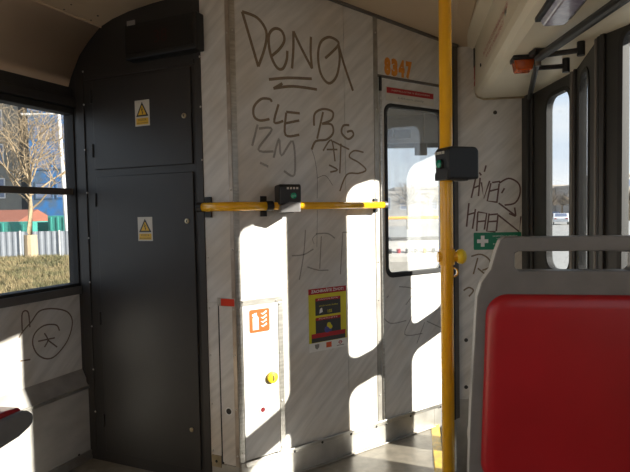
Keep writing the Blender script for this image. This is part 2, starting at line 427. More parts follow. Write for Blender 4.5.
# old scuff of the paint with a shape of its own
T.part('scuff', MB().ribbon([FC.at(128, 326), FC.at(130, 342)], .016, -.0095).ribbon([FC.at(134, 324), FC.at(135, 340)], .012, -.0095), 'charcoal_edge')

# led display above the doors
a0, a1, b0, b1 = FC.rect(125.5, 18, 198, 55, -.045)
T = Thing('led_display', 'black destination display box mounted above the cabinet doors', 'display', FC, ((a0+a1)/2, 0, b0))
bd = T.part('housing', MB().box(a0, a1, -.055, 0, b0, b1), 'black', bevel=.006)
T.part('screen', MB().box(a0+.015, a1-.015, -.0565, -.055, b0+.02, b1-.02), 'screen')
x, z = FC.at(131, 23, -.057)
T.part('rating_label', MB().box(x-.022, x+.022, -.058, -.0565, z-.010, z+.010), 'inkgrey')
x, z = FC.at(160, 36, -.058)
T.text('digits', '38', .075, x, z, -.0575, 'leddim')

# warning stickers
def warn(px, label):
    a0, a1, b0, b1 = FC.rect(*px, off=-.01)
    T = Thing('warning_sticker', label, 'sticker', FC, ((a0+a1)/2, -.0092, b0))
    w, h = a1-a0, b1-b0; cx = (a0+a1)/2
    T.part('backing', MB().box(a0, a1, -.0102, -.0092, b0, b1), 'offwhite')
    tri = [(cx-w*.42, b0+h*.37), (cx+w*.42, b0+h*.37), (cx, b0+h*.93)]
    T.part('triangle_border', MB().prism(tri, -.0106, -.0102), 'ink')
    c = (cx, b0+h*.555); tri2 = [(c[0]+(x-c[0])*.68, c[1]+(z-c[1])*.68) for x, z in tri]
    T.part('triangle', MB().prism(tri2, -.0110, -.0106), 'warnyellow')
    bz = b0+h*.43
    T.part('lightning_bolt', MB().prism([(cx-.004, bz+h*.32), (cx+.005, bz+h*.2), (cx+.001, bz+h*.19), (cx+.005, bz+h*.08), (cx+.001, bz), (cx-.001, bz+h*.1), (cx+.001, bz+h*.1), (cx-.005, bz+h*.2), (cx-.001, bz+h*.21)], -.0114, -.0110), 'ink')
    T.part('text_field', MB().box(a0+w*.08, a1-w*.08, -.0106, -.0102, b0+h*.06, b0+h*.31), 'warnyellow')
    T.text('lettering', 'POZOR', h*.11, cx, b0+h*.235, -.0110, 'ink', width=w*.55)
    T.text('lettering', 'elektrické zařízení', h*.08, cx, b0+h*.12, -.0110, 'ink', width=w*.76)
warn((135, 100, 149.5, 126), 'electric hazard sticker on the upper cabinet door')
warn((138, 217, 152.5, 241), 'electric hazard sticker on the lower cabinet door')

# --- narrow marble facet beside the cabinet (same plane) and front wall
zt = ceil_z(0)+.01
mb = MB().box(sCE, sK, .004, .05, 0, zt)
wf = struct('wall_side_facet', mb, 'marble', FC)
zs = FC.at(222, 303)[1]; xs = FC.at(221, 375)[0]
sub(wf, 'panel', MB().box(sCE, sK-.002, -.002, .004, zs, zt), 'marble', .0015)
sub(wf, 'hatch_gap', MB().box(xs-.006, xs+.001, -.0005, .0045, .10, zs), 'black_matte')
sub(wf, 'panel', MB().box(sCE, xs-.006, -.002, .004, .10, zs-.001), 'marble', .0015)
sub(wf, 'hatch_panel', MB().box(xs, sK-.002, -.002, .004, .11, zs-.001), 'marble', .0015)
screws(wf, [(sCE+.010, FC.at(208, y)[1]) for y in (258, 308, 355, 403, 449)], -.002)
x, z = FC.at(229.5, 411)
lk = sub(wf, 'lock_ring', MB().disc(x, z, .017, -.005, -.002, 18), 'white')
sub(wf, 'lock_core', MB().disc(x, z, .0125, -.0056, -.005, 16), 'black')
sub(wf, 'base_plate', MB().box(sCE+.004, sK, -.004, .004, 0, .10), 'kick', .001)
x, z = FC.at(214.5, 459)
sub(wf, 'corner_clip', MB().box(sCE+.005, xs-.006, -.007, -.002, .085, .135), 'brass', .001)
screws(wf, [((sCE+xs)/2, .11)], -.007, .006, 'darkscrew')
# metal corner angle: two flanges along the vertical edge
sub(wf, 'corner_strip', MB().box(sK-.018, sK+.001, -.005, -.002, .10, zt), 'strip', .0008)
screws(wf, [(sK-.009, FC.at(234, y)[1]) for y in (32, 83, 130, 190, 250, 309, 355, 409, 455)], -.005, .004)
x0 = xs-.004
tp = sub(wf, 'hatch_trim', MB().box(x0, sK, -.0075, -.005, zs-.012, zs+.022), 'steel', .001)
sub(wf, 'red_reflection', MB().box(x0+.018, sK-.004, -.0082, -.0075, zs-.010, zs+.020), 'redreflection')  # seat's red reflection in the metal trim, painted on as a thin patch
screws(wf, [(x0+.008, zs-.002)], -.0075, .004)

wl = FP
mb = MB()
mb.prism([(0, 0), (PE+.05, 0), (PE+.05, ceil_z(PE+.05)+.02), (FP.at(450, 40)[0]-.0, ceil_z(PE)+.02), (0, ceil_z(0)+.02)], .006, .012)
# the wall behind is cut for the cab door: build it as two leaves
sD0 = FP.at(381, 250)[0]; sD1 = FP.at(450, 250)[0]; zD1 = FP.at(378, 77)[1]; zD0 = .118
sJ = FP.at(377.5, 250)[0]
sSe = FP.at(346.5, 250)[0]
mb = MB().prism([(0, -.0), (sJ, 0), (sJ, ceil_z(sJ)+.02), (0, ceil_z(0)+.02)], .003, .05)
mb.prism([(sJ, zD1+.012), (PE+.02, zD1+.012), (PE+.02, ceil_z(PE)+.02), (sJ, ceil_z(sJ)+.02)], .003, .05)
mb.box(sJ, PE+.02, .003, .05, -.36, zD0-.008)
wp = struct('wall_front', mb, 'marble', FP)
hx1 = FP.at(281, 375)[0]; hz1 = FP.at(260, 301)[1]
G = .0012
sub(wp, 'panel', MB().prism([(.004, hz1+.012), (hx1, hz1+.012), (hx1, .108), (sSe-G, .108), (sSe-G, ceil_z(sSe)), (.004, ceil_z(0))], -.002, .003), 'marble')
sub(wp, 'panel', MB().prism([(sSe+G, .108), (sJ-.012, .108), (sJ-.012, ceil_z(sJ)), (sSe+G, ceil_z(sSe))], -.002, .003), 'marble')
sub(wp, 'transom_panel', MB().prism([(sJ+.012, zD1+.014), (PE, zD1+.014), (PE, ceil_z(PE)), (sJ+.012, ceil_z(sJ))], -.002, .003), 'marble')
sub(wp, 'corner_strip', MB().box(-.001, .022, -.005, -.002, .10, zt), 'steel', .0008)
screws(wp, [(.010, FP.at(240, y)[1]) for y in (32, 83, 130, 190, 250, 309, 355, 409, 453)], -.005, .004)
sub(wp, 'jamb_strip', MB().prism([(sJ-.013, .108), (sJ+.013, .108), (sJ+.013, ceil_z(sJ)), (sJ-.013, ceil_z(sJ))], -.005, .002), 'steel_dull', .001)
screws(wp, [(sJ, FP.at(379, y)[1]) for y in (34, 110, 190, 262, 300, 341, 395)], -.005, .004)
sub(wp, 'ceiling_trim', MB().prism([(0, ceil_z(0)-.014), (PE+.05, ceil_z(PE+.05)-.014), (PE+.05, ceil_z(PE+.05)+.01), (0, ceil_z(0)+.01)], -.014, .0), 'trimdark', .002)
sub(wp, 'door_head_trim', MB().box(sJ+.01, PE, -.007, .003, zD1-.001, zD1+.012), 'trimdark', .001)
kx = FP.at(433, 415)[0]
kp = sub(wp, 'kick_plate', MB().prism([(0, 0), (kx, 0), (kx, .118), (0, .118)], -.010, .003), 'kick', .002)
sub(wp, 'kick_lip', MB().box(.02, PE, -.016, -.010, .098, .120), 'steel', .002)
sub(wp, 'kick_seam', MB().box(0, kx, -.022, -.010, 0, .008), 'steel_dull', .002)
sub(wp, 'kick_plate', MB().box(kx+.002, PE+.02, -.008, .003, -.36, .118), 'kick', .002)
screws(wp, [FP.at(x, y) for x, y in ((293, 450), (320.5, 441), (349, 433), (374.5, 425.5), (384.5, 423), (408.5, 415), (438.5, 406))], -.016, .006, 'darkscrew')
# dark door post on the right with a brass edge
sub(wp, 'door_post', MB().box(PE, PE+.045, -.012, .05, -.0, ceil_z(PE)), 'trimdark', .003)
sub(wp, 'door_seal', MB().box(PE-.012, PE+.006, -.018, .0, .0, ceil_z(PE)-.02), 'black_matte', .003)

# graffiti on the front wall
def graf(parent, fr, strokes, w, y, m, name='graffiti', smooth=True):
    mb = MB()
    for i, s in enumerate(strokes):
        mb.ribbon([fr.at(a, b, y) for a, b in s], w, y-i*.00004, 5, smooth)
    return sub(parent, name, mb, m)
def z1(pts, x0, y0, k): return [(x0+a/k, y0+b/k) for a, b in pts]
A1 = lambda *p: z1(p, 235, 0, 629/140)
big = [A1((32, 52), (105, 300)), A1((32, 52), (100, 80), (140, 140), (135, 210), (105, 298)),
       A1((160, 255), (200, 220), (222, 180), (210, 140), (180, 128), (155, 150), (152, 200), (165, 260), (190, 305), (215, 308), (232, 270), (235, 228)),
       A1((256, 308), (262, 220), (262, 140)), A1((262, 140), (300, 220), (346, 308)), A1((346, 308), (340, 240), (341, 165)),
       A1((405, 262), (440, 230), (465, 200), (455, 180), (420, 167), (385, 190), (373, 250), (385, 330), (420, 374), (455, 345), (470, 270), (465, 200)),
       A1((465, 200), (490, 290), (530, 408)),
       A1((152, 357), (240, 350), (345, 354)), A1((213, 375), (175, 397)), A1((172, 397), (260, 388), (368, 402))]
graf(wp, FP, big, .0125, -.0024, 'graf')
A2 = lambda *p: z1(p, 235, 90, 630/150)
mid = [A2((155, 50), (145, 38), (110, 38), (80, 70), (80, 110), (105, 128), (145, 122)), A2((183, 60), (165, 135), (203, 130)),
       A2((215, 95), (212, 188), (270, 188)), A2((215, 92), (272, 98)), A2((212, 140), (270, 128))]
graf(wp, FP, mid, .011, -.0024, 'graf')
bg_ = [A2((370, 92), (345, 205)), A2((332, 150), (335, 100), (370, 80), (410, 92), (405, 125), (365, 142)), A2((365, 142), (405, 145), (412, 180), (385, 208), (340, 215), (322, 250)),
       A2((480, 148), (455, 150), (448, 180), (475, 206), (497, 190), (490, 172), (470, 176))]
graf(wp, FP, bg_, .0105, -.0026, 'graf')
izm = [A2((95, 145), (72, 235)), A2((100, 162), (155, 165), (98, 250), (162, 258)), A2((162, 285), (185, 205), (195, 275), (243, 215), (250, 355), (205, 340)), A2((105, 305), (140, 322))]
graf(wp, FP, izm, .010, -.0025, 'graffaint')
cats = [A2((370, 255), (405, 210), (420, 300)), A2((385, 250), (430, 250)), A2((410, 215), (480, 250)), A2((445, 225), (440, 350)), A2((395, 315), (430, 335), (400, 345)),
        A2((540, 262), (500, 255), (480, 280), (520, 305), (550, 335), (520, 350), (470, 355), (440, 425))]
graf(wp, FP, cats, .008, -.0025, 'graf')
fine = [A2((322, 250), (335, 290), (345, 360), (345, 455)), A2((345, 370), (380, 360), (410, 400))]
graf(wp, FP, fine, .003, -.0027, 'graffine')
A3 = lambda *p: z1(p, 280, 210, 6.29)
graf(wp, FP, [A3((160, 125), (150, 270), (122, 440)), A3((75, 288), (150, 280), (210, 245)), A3((260, 165), (250, 370)), A3((172, 358), (240, 378), (305, 378)), A3((225, 150), (300, 148), (345, 178)), A3((395, 140), (380, 405)), A3((395, 140), (440, 140))], .006, -.0025, 'graffaint')
graf(wp, FP, [A3((235, 0), (232, 235)), A3((232, 150), (205, 180), (215, 215))], .0025, -.0026, 'graffine')

# access hatch on the front wall with metal frame
hx0 = .024
T = Thing('access_hatch', 'low marble hatch in a metal frame with yellow key knob', 'hatch', FP, ((hx0+hx1)/2, -.002, .12))
T.part('panel', MB().box(hx0, hx1-.012, -.006, .002, .122, hz1-.010), 'marble', .001)
T.part('frame_strip', MB().box(.002, hx1+.012, -.0085, -.001, hz1-.012, hz1+.014), 'steel', .001)
T.part('frame_strip', MB().box(hx1-.012, hx1+.012, -.0085, -.001, .10, hz1-.012), 'steel', .001)
screws(T.o, [FP.at(x, y) for x, y in ((241.5, 302), (275, 300.5), (278, 304), (279, 352), (281, 400), (281.5, 446), (277, 451))], -.0085, .004, base=T.base)
x, z = FP.at(271, 376.5)
T.part('knob', MB().disc(x, z, .024, -.020, -.006, 22, .006), 'yellowbright', smooth=False)
T.part('knob_slot', MB().box(x-.003, x+.003, -.0285, -.025, z-.011, z+.011), 'brass')
x, z = FP.at(262, 409)
T.part('lock_ring', MB().disc(x, z, .016, -.009, -.006, 18), 'white')
T.part('lock_core', MB().disc(x, z, .0105, -.010, -.009, 16), 'purplered')

# fire extinguisher pictogram
a0, a1, b0, b1 = FP.rect(249.3, 309, 269.5, 332, -.006)
T = Thing('fire_extinguisher_sign', 'small red fire extinguisher pictogram on the marble hatch', 'sign', FP, ((a0+a1)/2, -.0062, b0))
w, h = a1-a0, b1-b0
T.part('plate', MB().prism(rrect(a0, a1, b0, b1, .008, 4), -.0070, -.0062), 'orangeprint')
T.part('extinguisher_symbol', MB().prism([(a0+w*.16, b0+h*.12), (a0+w*.45, b0+h*.12), (a0+w*.45, b0+h*.62), (a0+w*.36, b0+h*.75), (a0+w*.36, b0+h*.86), (a0+w*.14, b0+h*.80), (a0+w*.14, b0+h*.70), (a0+w*.25, b0+h*.75), (a0+w*.16, b0+h*.62)], -.0074, -.0070), 'white')
for k in range(4):
    q = b0+h*(.2+.18*k)
    T.part('flame_symbol', MB().prism([(a0+w*.55, q+h*.08), (a0+w*.66, q), (a0+w*.86, q+h*.10), (a0+w*.84, q+h*.18), (a0+w*.68, q+h*.07)], -.0074, -.0070), 'white')

# poster
q = [FP.at(308, 290), FP.at(346, 284.8), FP.at(346, 346.5), FP.at(309, 352)]
a0 = (q[0][0]+q[3][0])/2; a1 = (q[1][0]+q[2][0])/2; b1 = (q[0][1]+q[1][1])/2; b0 = (q[2][1]+q[3][1])/2; w, h = a1-a0, b1-b0
T = Thing('first_aid_poster', 'yellow and red rescue poster with dark boxes on the front wall', 'poster', FP, ((a0+a1)/2, -.0024, b0))
def R(name, x0, x1, z0, z1_, m, lv=1): return T.part(name, MB().box(a0+w*x0, a0+w*x1, -.0026-.0004*lv, -.0024, b0+h*z0, b0+h*z1_), m)
R('sheet', 0, 1, 0, 1, 'white', 1); R('yellow_field', 0, 1, .14, .92, 'posteryellow', 2); R('header_band', 0, 1, .91, 1, 'redprint', 3)
T.text('headline', 'ZACHRAŇTE ŽIVOT!', h*.06, a0+w*.5, b0+h*.955, -.0040, 'white', width=w*.86, bold=.0005)
R('dark_box', .17, .84, .57, .84, 'posterdark', 3); R('box_header', .18, .83, .80, .845, 'redprint', 4)
R('dark_box', .17, .84, .27, .53, 'posterdark', 3); R('box_header', .18, .83, .49, .535, 'redprint', 4)
R('red_band', .06, .96, .215, .285, 'redprint', 4); R('dark_band', .06, .96, .145, .215, 'posterdark', 4)
T.text('lettering', 'ZAVOLEJTE', h*.028, a0+w*.5, b0+h*.823, -.0046, 'white', width=w*.55)
T.text('lettering', 'POMOZTE', h*.028, a0+w*.5, b0+h*.513, -.0046, 'white', width=w*.5)
T.text('emergency_number', '155', h*.065, a0+w*.54, b0+h*.62, -.0044, 'posteryellow', bold=.0004)
T.text('lettering', 'záchranná služba', h*.036, a0+w*.52, b0+h*.72, -.0044, 'posteryellow', width=w*.5)
x, z = a0+w*.5, b0+h*.37
T.part('picture', MB().disc(x-.006, z-.012, .016, -.0042, -.003, 10).box(x-.02, x+.018, -.0042, -.003, z-.022, z-.008), 'posterblue')
T.part('picture', MB().disc(x+.004, z+.008, .012, -.0045, -.003, 9).disc(x+.013, z-.002, .010, -.0045, -.003, 9), 'posteryellow')
T.part('picture', MB().prism([(a0+w*.27, b0+h*.60), (a0+w*.36, b0+h*.62), (a0+w*.34, b0+h*.69), (a0+w*.29, b0+h*.67)], -.0044, -.003), 'white')
T.part('logo', MB().prism([(a0+w*.14, b0+h*.115), (a0+w*.26, b0+h*.115), (a0+w*.25, b0+h*.06), (a0+w*.20, b0+h*.03), (a0+w*.15, b0+h*.06)], -.0034, -.003), 'inkgrey')
R('logo', .44, .58, .035, .12, 'orangeprint', 3)
x, z = a0+w*.82, b0+h*.085
T.part('logo', MB().ring(rrect(x-.006, x+.006, z-.006, z+.006, .006, 3), rrect(x-.009, x+.009, z-.009, z+.009, .009, 3), -.0034, -.003).box(x-.012, x+.012, -.0034, -.003, z-.0015, z+.0015), 'redprint')
R('caption', .72, .92, .03, .042, 'inkgrey', 3)

# fleet number on the transom
x, z = FP.at(397, 69)
x0, x1_ = FP.at(383.5, 68)[0], FP.at(411.5, 68)[0]
T = Thing('fleet_number', 'orange stencilled fleet number 8347 above the cab door', 'number', FP, (x, -.0022, z-.04))
for i, ch in enumerate('8347'):
    T.text('numeral', ch, .102, x0+(x1_-x0)*(i+.5)/4, z, -.0026, 'numorange', bold=.008, width=(x1_-x0)/4*.9)

# --- cab door
T = Thing('door_1', None, None, FP, ((sD0+sD1)/2, 0, zD0), kind='structure')
wx0, wx1, wz0, wz1 = FP.rect(384.5, 104.5, 444, 277)
wz1 = FP.at(388, 103.5)[1]; wz0 = FP.at(395, 277)[1]
hole = rrect(wx0, wx1, wz0, wz1, .045, 8)
T.part('door_leaf', MB().plate_hole(sD0+.004, sD1-.002, zD0, zD1-.004, hole, -.004, .024), 'marble')
inn = rrect(wx0+.016, wx1-.016, wz0+.022, wz1-.016, .036, 8)
T.part('window_rubber', MB().ring(inn, rrect(wx0-.001, wx1+.001, wz0-.001, wz1+.001, .045, 8), -.010, .028), 'black_matte', .003)
T.part('pane', MB().box(wx0+.008, wx1-.008, .008, .012, wz0+.008, wz1-.008), 'cabglass')
T.part('edge_strip', MB().box(sD0, sD0+.012, -.007, -.003, zD0, zD1-.02), 'steel', .001)
hx, hz = FP.at(380.5, 84)
T.part('top_hinge', MB().box(sD0-.006, sD0+.008, -.014, -.004, hz-.035, hz+.035), 'black', .002)
dl = MB()
for s_ in ([(101, 300), (80, 290), (60, 305)],): pass
A4 = lambda *p: z1(p, 360, 280, 629/140)
for st in ([A4((175, 30), (225, 35), (242, 55), (205, 112))], [A4((120, 80), (128, 70))], [A4((105, 170), (140, 195), (208, 182))], [A4((245, 145), (200, 243), (280, 240))], [A4((290, 190), (255, 285))], [A4((300, 185), (365, 215))]):
    dl.ribbon([FP.at(a, b, -.004) for a, b in st[0]], .006, -.0046)
T.part('graffiti', dl, 'graffaint')

a0, a1, b0, b1 = FP.rect(386, 89, 433, 101)
b1 = FP.at(393, 87.5)[1]; b0 = FP.at(393, 101.5)[1]
T = Thing('driver_notice', 'white notice with a red band above the cab door window', 'sign', FP, ((a0+a1)/2, -.0042, b0))
w, h = a1-a0, b1-b0
b0 = max(b0, wz1+.002)
T.part('plate', MB().box(a0-.006, a1, -.0052, -.0042, b0, b1), 'offwhite')
T.part('red_band', MB().box(a0, a1-.003, -.0056, -.0052, b0+h*.55, b1-.003), 'redprint')
T.text('lettering', 'NEMLUVTE S ŘIDIČEM', h*.15, (a0+a1)/2, b0+h*.76, -.0060, 'offwhite', width=w*.8)
T.text('lettering', 'během jízdy', h*.22, (a0+a1)/2, b0+h*.28, -.0056, 'inkgrey', width=w*.55)

# --- wall with the first aid sign
zC = 1.755
mb = MB().box(0, HW, .002, .05, .0, 2.1).box(-.02, HW+.02, .004, .05, -.36, 0)
wh = struct('wall_right_front', mb, 'marble', FH)
sub(wh, 'panel', MB().box(.012, HW, -.002, .002, .06, 2.05), 'marble')
sub(wh, 'kick_plate', MB().box(-.03, HW, -.008, .002, -.36, .10), 'kick', .002)
sub(wh, 'edge_strip', MB().box(-.004, .012, -.006, .002, .06, 2.04), 'brass', .001)
screws(wh, [(.005, FH.at(463, y)[1]) for y in (120, 165, 200, 240, 297, 331, 367)], -.006, .004)
screws(wh, [FH.at(495, 112.5), FH.at(466, 340), FH.at(466, 387)], -.002, .011, 'darkscrew')
B1 = lambda *p: z1(p, 460, 160, 236/70)
hel = [B1((52, 65), (38, 128)), B1((45, 95), (68, 85)), B1((68, 60), (62, 122)), B1((65, 42), (72, 52)), B1((88, 18), (82, 40)), B1((72, 75), (80, 130), (100, 70)), B1((104, 78), (92, 138), (122, 142)), B1((100, 105), (128, 98)), B1((108, 76), (135, 72)),
       B1((132, 80), (124, 145)), B1((150, 95), (140, 112)), B1((130, 145), (188, 188)), B1((188, 188), (184, 160)), B1((188, 190), (165, 180)),
       B1((30, 145), (22, 225)), B1((25, 185), (48, 178)), B1((52, 165), (42, 232)), B1((60, 175), (56, 240)), B1((60, 175), (90, 180), (82, 235)), B1((58, 208), (88, 205)), B1((98, 180), (90, 240), (120, 242)), B1((95, 185), (128, 182)), B1((95, 208), (125, 206)), B1((128, 185), (122, 240)), B1((128, 185), (200, 242), (205, 190))]
graf(wh, FH, hel, .009, -.0024, 'grafdark', smooth=False)
graf(wh, FH, [B1((132, 78), (165, 62), (198, 80), (202, 115), (185, 145), (150, 152))], .009, -.0027, 'grafdark')
graf(wh, FH, [B1((38, 325), (70, 318), (98, 335), (100, 360), (75, 372)), B1((60, 330), (45, 385)), B1((60, 365), (85, 385), (110, 400)), B1((12, 440), (30, 430), (45, 440), (30, 460))], .0085, -.0024, 'graf')

a0, a1, b0, b1 = FH.rect(473.5, 232.3, 521, 249.5)
T = Thing('first_aid_sign', 'green first aid sign with white cross on the wall beside the door', 'sign', FH, ((a0+a1)/2, -.0024, b0))
w, h = a1-a0, b1-b0
T.part('plate', MB().prism(rrect(a0, a1, b0, b1, .006, 4), -.0034, -.0024), 'green')
x, z = a0+w*.19, (b0+b1)/2; r = h*.32; t_ = h*.105
T.part('cross', MB().prism([(x-t_, z-r), (x+t_, z-r), (x+t_, z-t_), (x+r, z-t_), (x+r, z+t_), (x+t_, z+t_), (x+t_, z+r), (x-t_, z+r), (x-t_, z+t_), (x-r, z+t_), (x-r, z-t_), (x-t_, z-t_)], -.0040, -.0034), 'white')
T.text('lettering', 'LÉKÁRNIČKA JE UMÍSTĚNA', h*.1, a0+w*.66, b0+h*.78, -.0040, 'white', width=w*.52)
T.text('lettering', 'V KABINĚ ŘIDIČE', h*.1, a0+w*.66, b0+h*.64, -.0040, 'white', width=w*.36)
T.text('lettering', 'FIRST AID KIT IS', h*.1, a0+w*.66, b0+h*.32, -.0040, 'white', width=w*.5)
T.text('lettering', 'IN THE CAB', h*.1, a0+w*.66, b0+h*.18, -.0040, 'white', width=w*.34)

# --- left wall with window
UO = .045                                      # the wall above the heater cover stands back
zl = lambda y, x=70: FL.at(x, y, UO)[1]
zg1, zg0, zbar = zl(113, 64), zl(284, 71), zl(191, 68)
zsill0, zmar0 = zl(293, 77), zl(369, 80)
zcov = zl(99, 65)
zh1 = FL.at(87, 386, 0)[1]
LB = -1.05                                      # back end of the tapered side
sW = FL.at(70, 200, UO)[0]+.035
mb = MB().box(LB, .05, UO, UO+.06, zmar0, zsill0)
mb.box(LB, .05, UO, UO+.06, zg1+.02, zcov+.06).box(sW+.0, .05, UO, UO+.06, zsill0, zg1+.02).box(LB, LB+.06, UO, UO+.06, zsill0, zg1+.02)
wL = struct('wall_left', mb, 'charcoal_edge', FL)
sub(wL, 'panel', MB().box(LB, .02, UO-.004, UO, zmar0, zsill0-.004), 'marble')
sub(wL, 'ledge', MB().add([(LB, 0, zh1), (.0, 0, zh1), (.0, UO-.004, zmar0), (LB, UO-.004, zmar0), (LB, UO, zh1), (0, UO, zh1)], [(0, 1, 2, 3), (0, 3, 4), (1, 5, 2), (0, 4, 5, 1), (3, 2, 5, 4)]), 'ledge')
sub(wL, 'ledge_lip', MB().box(LB, .0, -.006, .004, zh1-.012, zh1+.004), 'steel_dull', .002)
sub(wL, 'heater_cover', MB().box(LB, -.001, .0, UO+.03, 0.03, zh1-.012), 'heat', .003)
sub(wL, 'skirting', MB().box(LB, -.001, -.008, .002, 0, .045), 'steel_dull', .003)
sub(wL, 'upper_band', MB().box(LB, .03, UO-.03, UO, zg1+.03, zcov+.01), 'charcoal_edge', .006)
sub(wL, 'sill', MB().box(LB, .03, UO-.022, UO+.01, zsill0-.004, zg0-.014), 'sill', .004)
screws(wL, [FL.at(79, 455, 0)], .0, .006, 'darkscrew')
C1 = lambda *p: z1(p, 0, 290, 4.29)
graf(wL, Frame(FL.p+FL.n*(UO-.004), FL.d), [], .008, -.001, 'graf') if False else None
FLu = Frame(FL.p+FL.n*(UO-.004), FL.d)
mb = MB()
for i, s_ in enumerate([C1((255, 175), (240, 150), (190, 152), (150, 185), (140, 230), (160, 275), (200, 295), (240, 280), (290, 215), (310, 140), (290, 95), (230, 80), (170, 90), (135, 135), (100, 175), (80, 205)),
           C1((95, 175), (95, 100), (120, 95), (128, 160)), C1((163, 220), (235, 205)), C1((190, 185), (205, 215), (190, 245)), C1((205, 215), (245, 245)), C1((85, 305), (130, 298))]):
    mb.ribbon([FLu.at(a, b) for a, b in s_], .0065, UO-.0046-.00004*i)
sub(wL, 'graffiti', mb, 'grafleft')
T = Thing('window_1', None, None, FL, (sW-.3, UO, zg0), kind='structure')
fr_ = MB().box(LB+.06, sW, UO-.012, UO+.05, zg0-.016, zg0).box(LB+.06, sW, UO-.012, UO+.05, zg1, zg1+.03)
fr_.box(sW-.012, sW+.02, UO-.012, UO+.05, zg0-.016, zg1+.03)
T.part('window_frame', fr_, 'black_matte', .003)
T.part('window_bar', MB().box(LB+.06, sW-.01, UO+.004, UO+.034, zbar-.017, zbar+.013), 'trimdark', .003)
T.part('pane', MB().box(LB+.06, sW-.004, UO+.018, UO+.022, zg0, zbar-.004), 'glass')
T.part('pane', MB().box(LB+.06, sW-.004, UO+.024, UO+.028, zbar-.002, zg1), 'glass')

# --- the rest of the car body behind the camera
LBp = FL.p + FL.d*LB + FL.n*UO
FLr = Frame(LBp - AX*6.0, AX)                   # rear left side, x runs forward
mb = MB().box(0, 6, 0, .06, -.05, .78).box(0, 6, 0, .06, 1.76, 2.1)
for x in (0, 1.35, 2.75, 4.15, 5.6): mb.box(x, x+.10 if x < 5 else 6, 0, .06, .78, 1.76)
struct('wall_left_rear', mb, 'rearwall', FLr)
DB = Vector((1.06, .84, 0))                     # back end of the doorway
FRr = Frame(DB, -AX)                            # rear right side, x runs backward
mb = MB().box(0, 6, 0, .06, -.05, .78).box(0, 6, 0, .06, 1.76, 2.1)
for x0, x1_ in ((0, .6), (2.1, 2.2), (3.5, 3.6), (5.0, 6)): mb.box(x0, x1_, 0, .06, .78, 1.76)
struct('wall_right_rear', mb, 'rearwall', FRr)
pb0 = LBp - AX*6.0; pb1 = DB - AX*6.0
struct('wall_back', MB().box(-.1, (pb1-pb0).length+.1, -.06, 0, -.05, 2.3), 'rearwall', Frame(pb0, pb1-pb0))
struct('floor_rear', MB().prismz([(LBp.x-.3, LBp.y), (pb0.x-.2, pb0.y-.2), (pb1.x+.3, pb1.y-.2), (DB.x+.1, DB.y)], -.12, -.06), 'floor')

# --- ceiling: cove along the left side, middle ceiling
def w3(fr, s, y, z): p = fr.p+fr.d*s+fr.n*y; return Vector((p.x, p.y, z))
sec = []
cove = [w3(FC, s, .05, z) for s, z in arch]
backL = FL.d*(LB)                              # to the end of the taper
def loft(name, rows, m, thick=.03):
    mb = MB(); n = len(rows[0]); 
    for r in rows: mb.v += [tuple(p) for p in r]
    k = len(rows)*n
    for r in rows: mb.v += [(p[0], p[1], p[2]+thick) for p in r]
    for i in range(len(rows)-1):
        for j in range(n-1):
            a = i*n+j; q = (a, a+1, a+n+1, a+n); mb.f.append(q); mb.f.append(tuple(k+t for t in reversed(q)))
    for i in range(len(rows)-1):
        for a in (i*n, i*n+n-1): mb.f.append((a, a+n, a+n+k, a+k))
    for j in range(n-1):
        for a in (j, (len(rows)-1)*n+j): mb.f.append((a, a+1, a+1+k, a+k))
    return struct(name, mb, m, smooth=False)
iS = 5                                          # the seam between cove and ceiling sits at arch[5]
r0 = cove[:iS+1]; r0[0] = w3(FC, -.062, .05, zcov)
r1 = [p+backL*1.0 for p in r0]; r2 = [p-AX*6 for p in r1]
cv = loft('ceiling_cove', [r0, r1, r2], 'cove', .03)
for p in cv.data.polygons: p.use_smooth = True
top = [p.copy() for p in cove[iS:]]
top[0] = cove[iS].copy()
kk = w3(FP, 0, .05, ceil_z(0)); pe = w3(FP, PE+.05, .05, ceil_z(PE+.05)); re_ = Vector((1.5, 3.0, 1.99))
r0 = top[:-1] + [kk, w3(FP, .4, .05, ceil_z(.4)), pe, re_]
r1 = []
for i, p in enumerate(r0):
    t = i/(len(r0)-1); d = (FL.d*(1-min(1, t*1.6))*LB - AX*1.05*min(1, t*1.6))
    q = p + d; q.z = p.z + (0 if i < 2 else .02*min(1, (i-1)/3)) + (.03 if i >= len(r0)-2 else 0); r1.append(q)
r2 = [p-AX*6 for p in r1]
ce = loft('ceiling', [r0, r1, r2], 'ceil', .03)
# seam strip along the cove with rivets
a = cove[iS]; FS = Frame((a.x, a.y), FL.d)
sub_seam = MB().tube([(a.x+.006, a.y, a.z-.001), (a.x+backL.x, a.y+backL.y, a.z-.001)], .005, 6)
sub(ce, 'seam_strip', sub_seam, 'cove')
rv = None
for i in range(10):
    for off in (.02, .06):
        p = a + FL.d*(-.05-.07*i) + dC*off; zz = a.z + (arch[iS+1][1]-arch[iS][1])/(arch[iS+1][0]-arch[iS][0])*off*.9
        if rv is None:
            rv = MB().tube([(0, 0, -.003), (0, 0, .002)], .004, 8).mesh('rivet'); rv.materials.append(M['darkscrew'])
        if (i+int(off*50)) % 2: continue
        o = bpy.data.objects.new('rivet', rv); COL.objects.link(o); o.parent = ce; o.location = (p.x, p.y, zz)

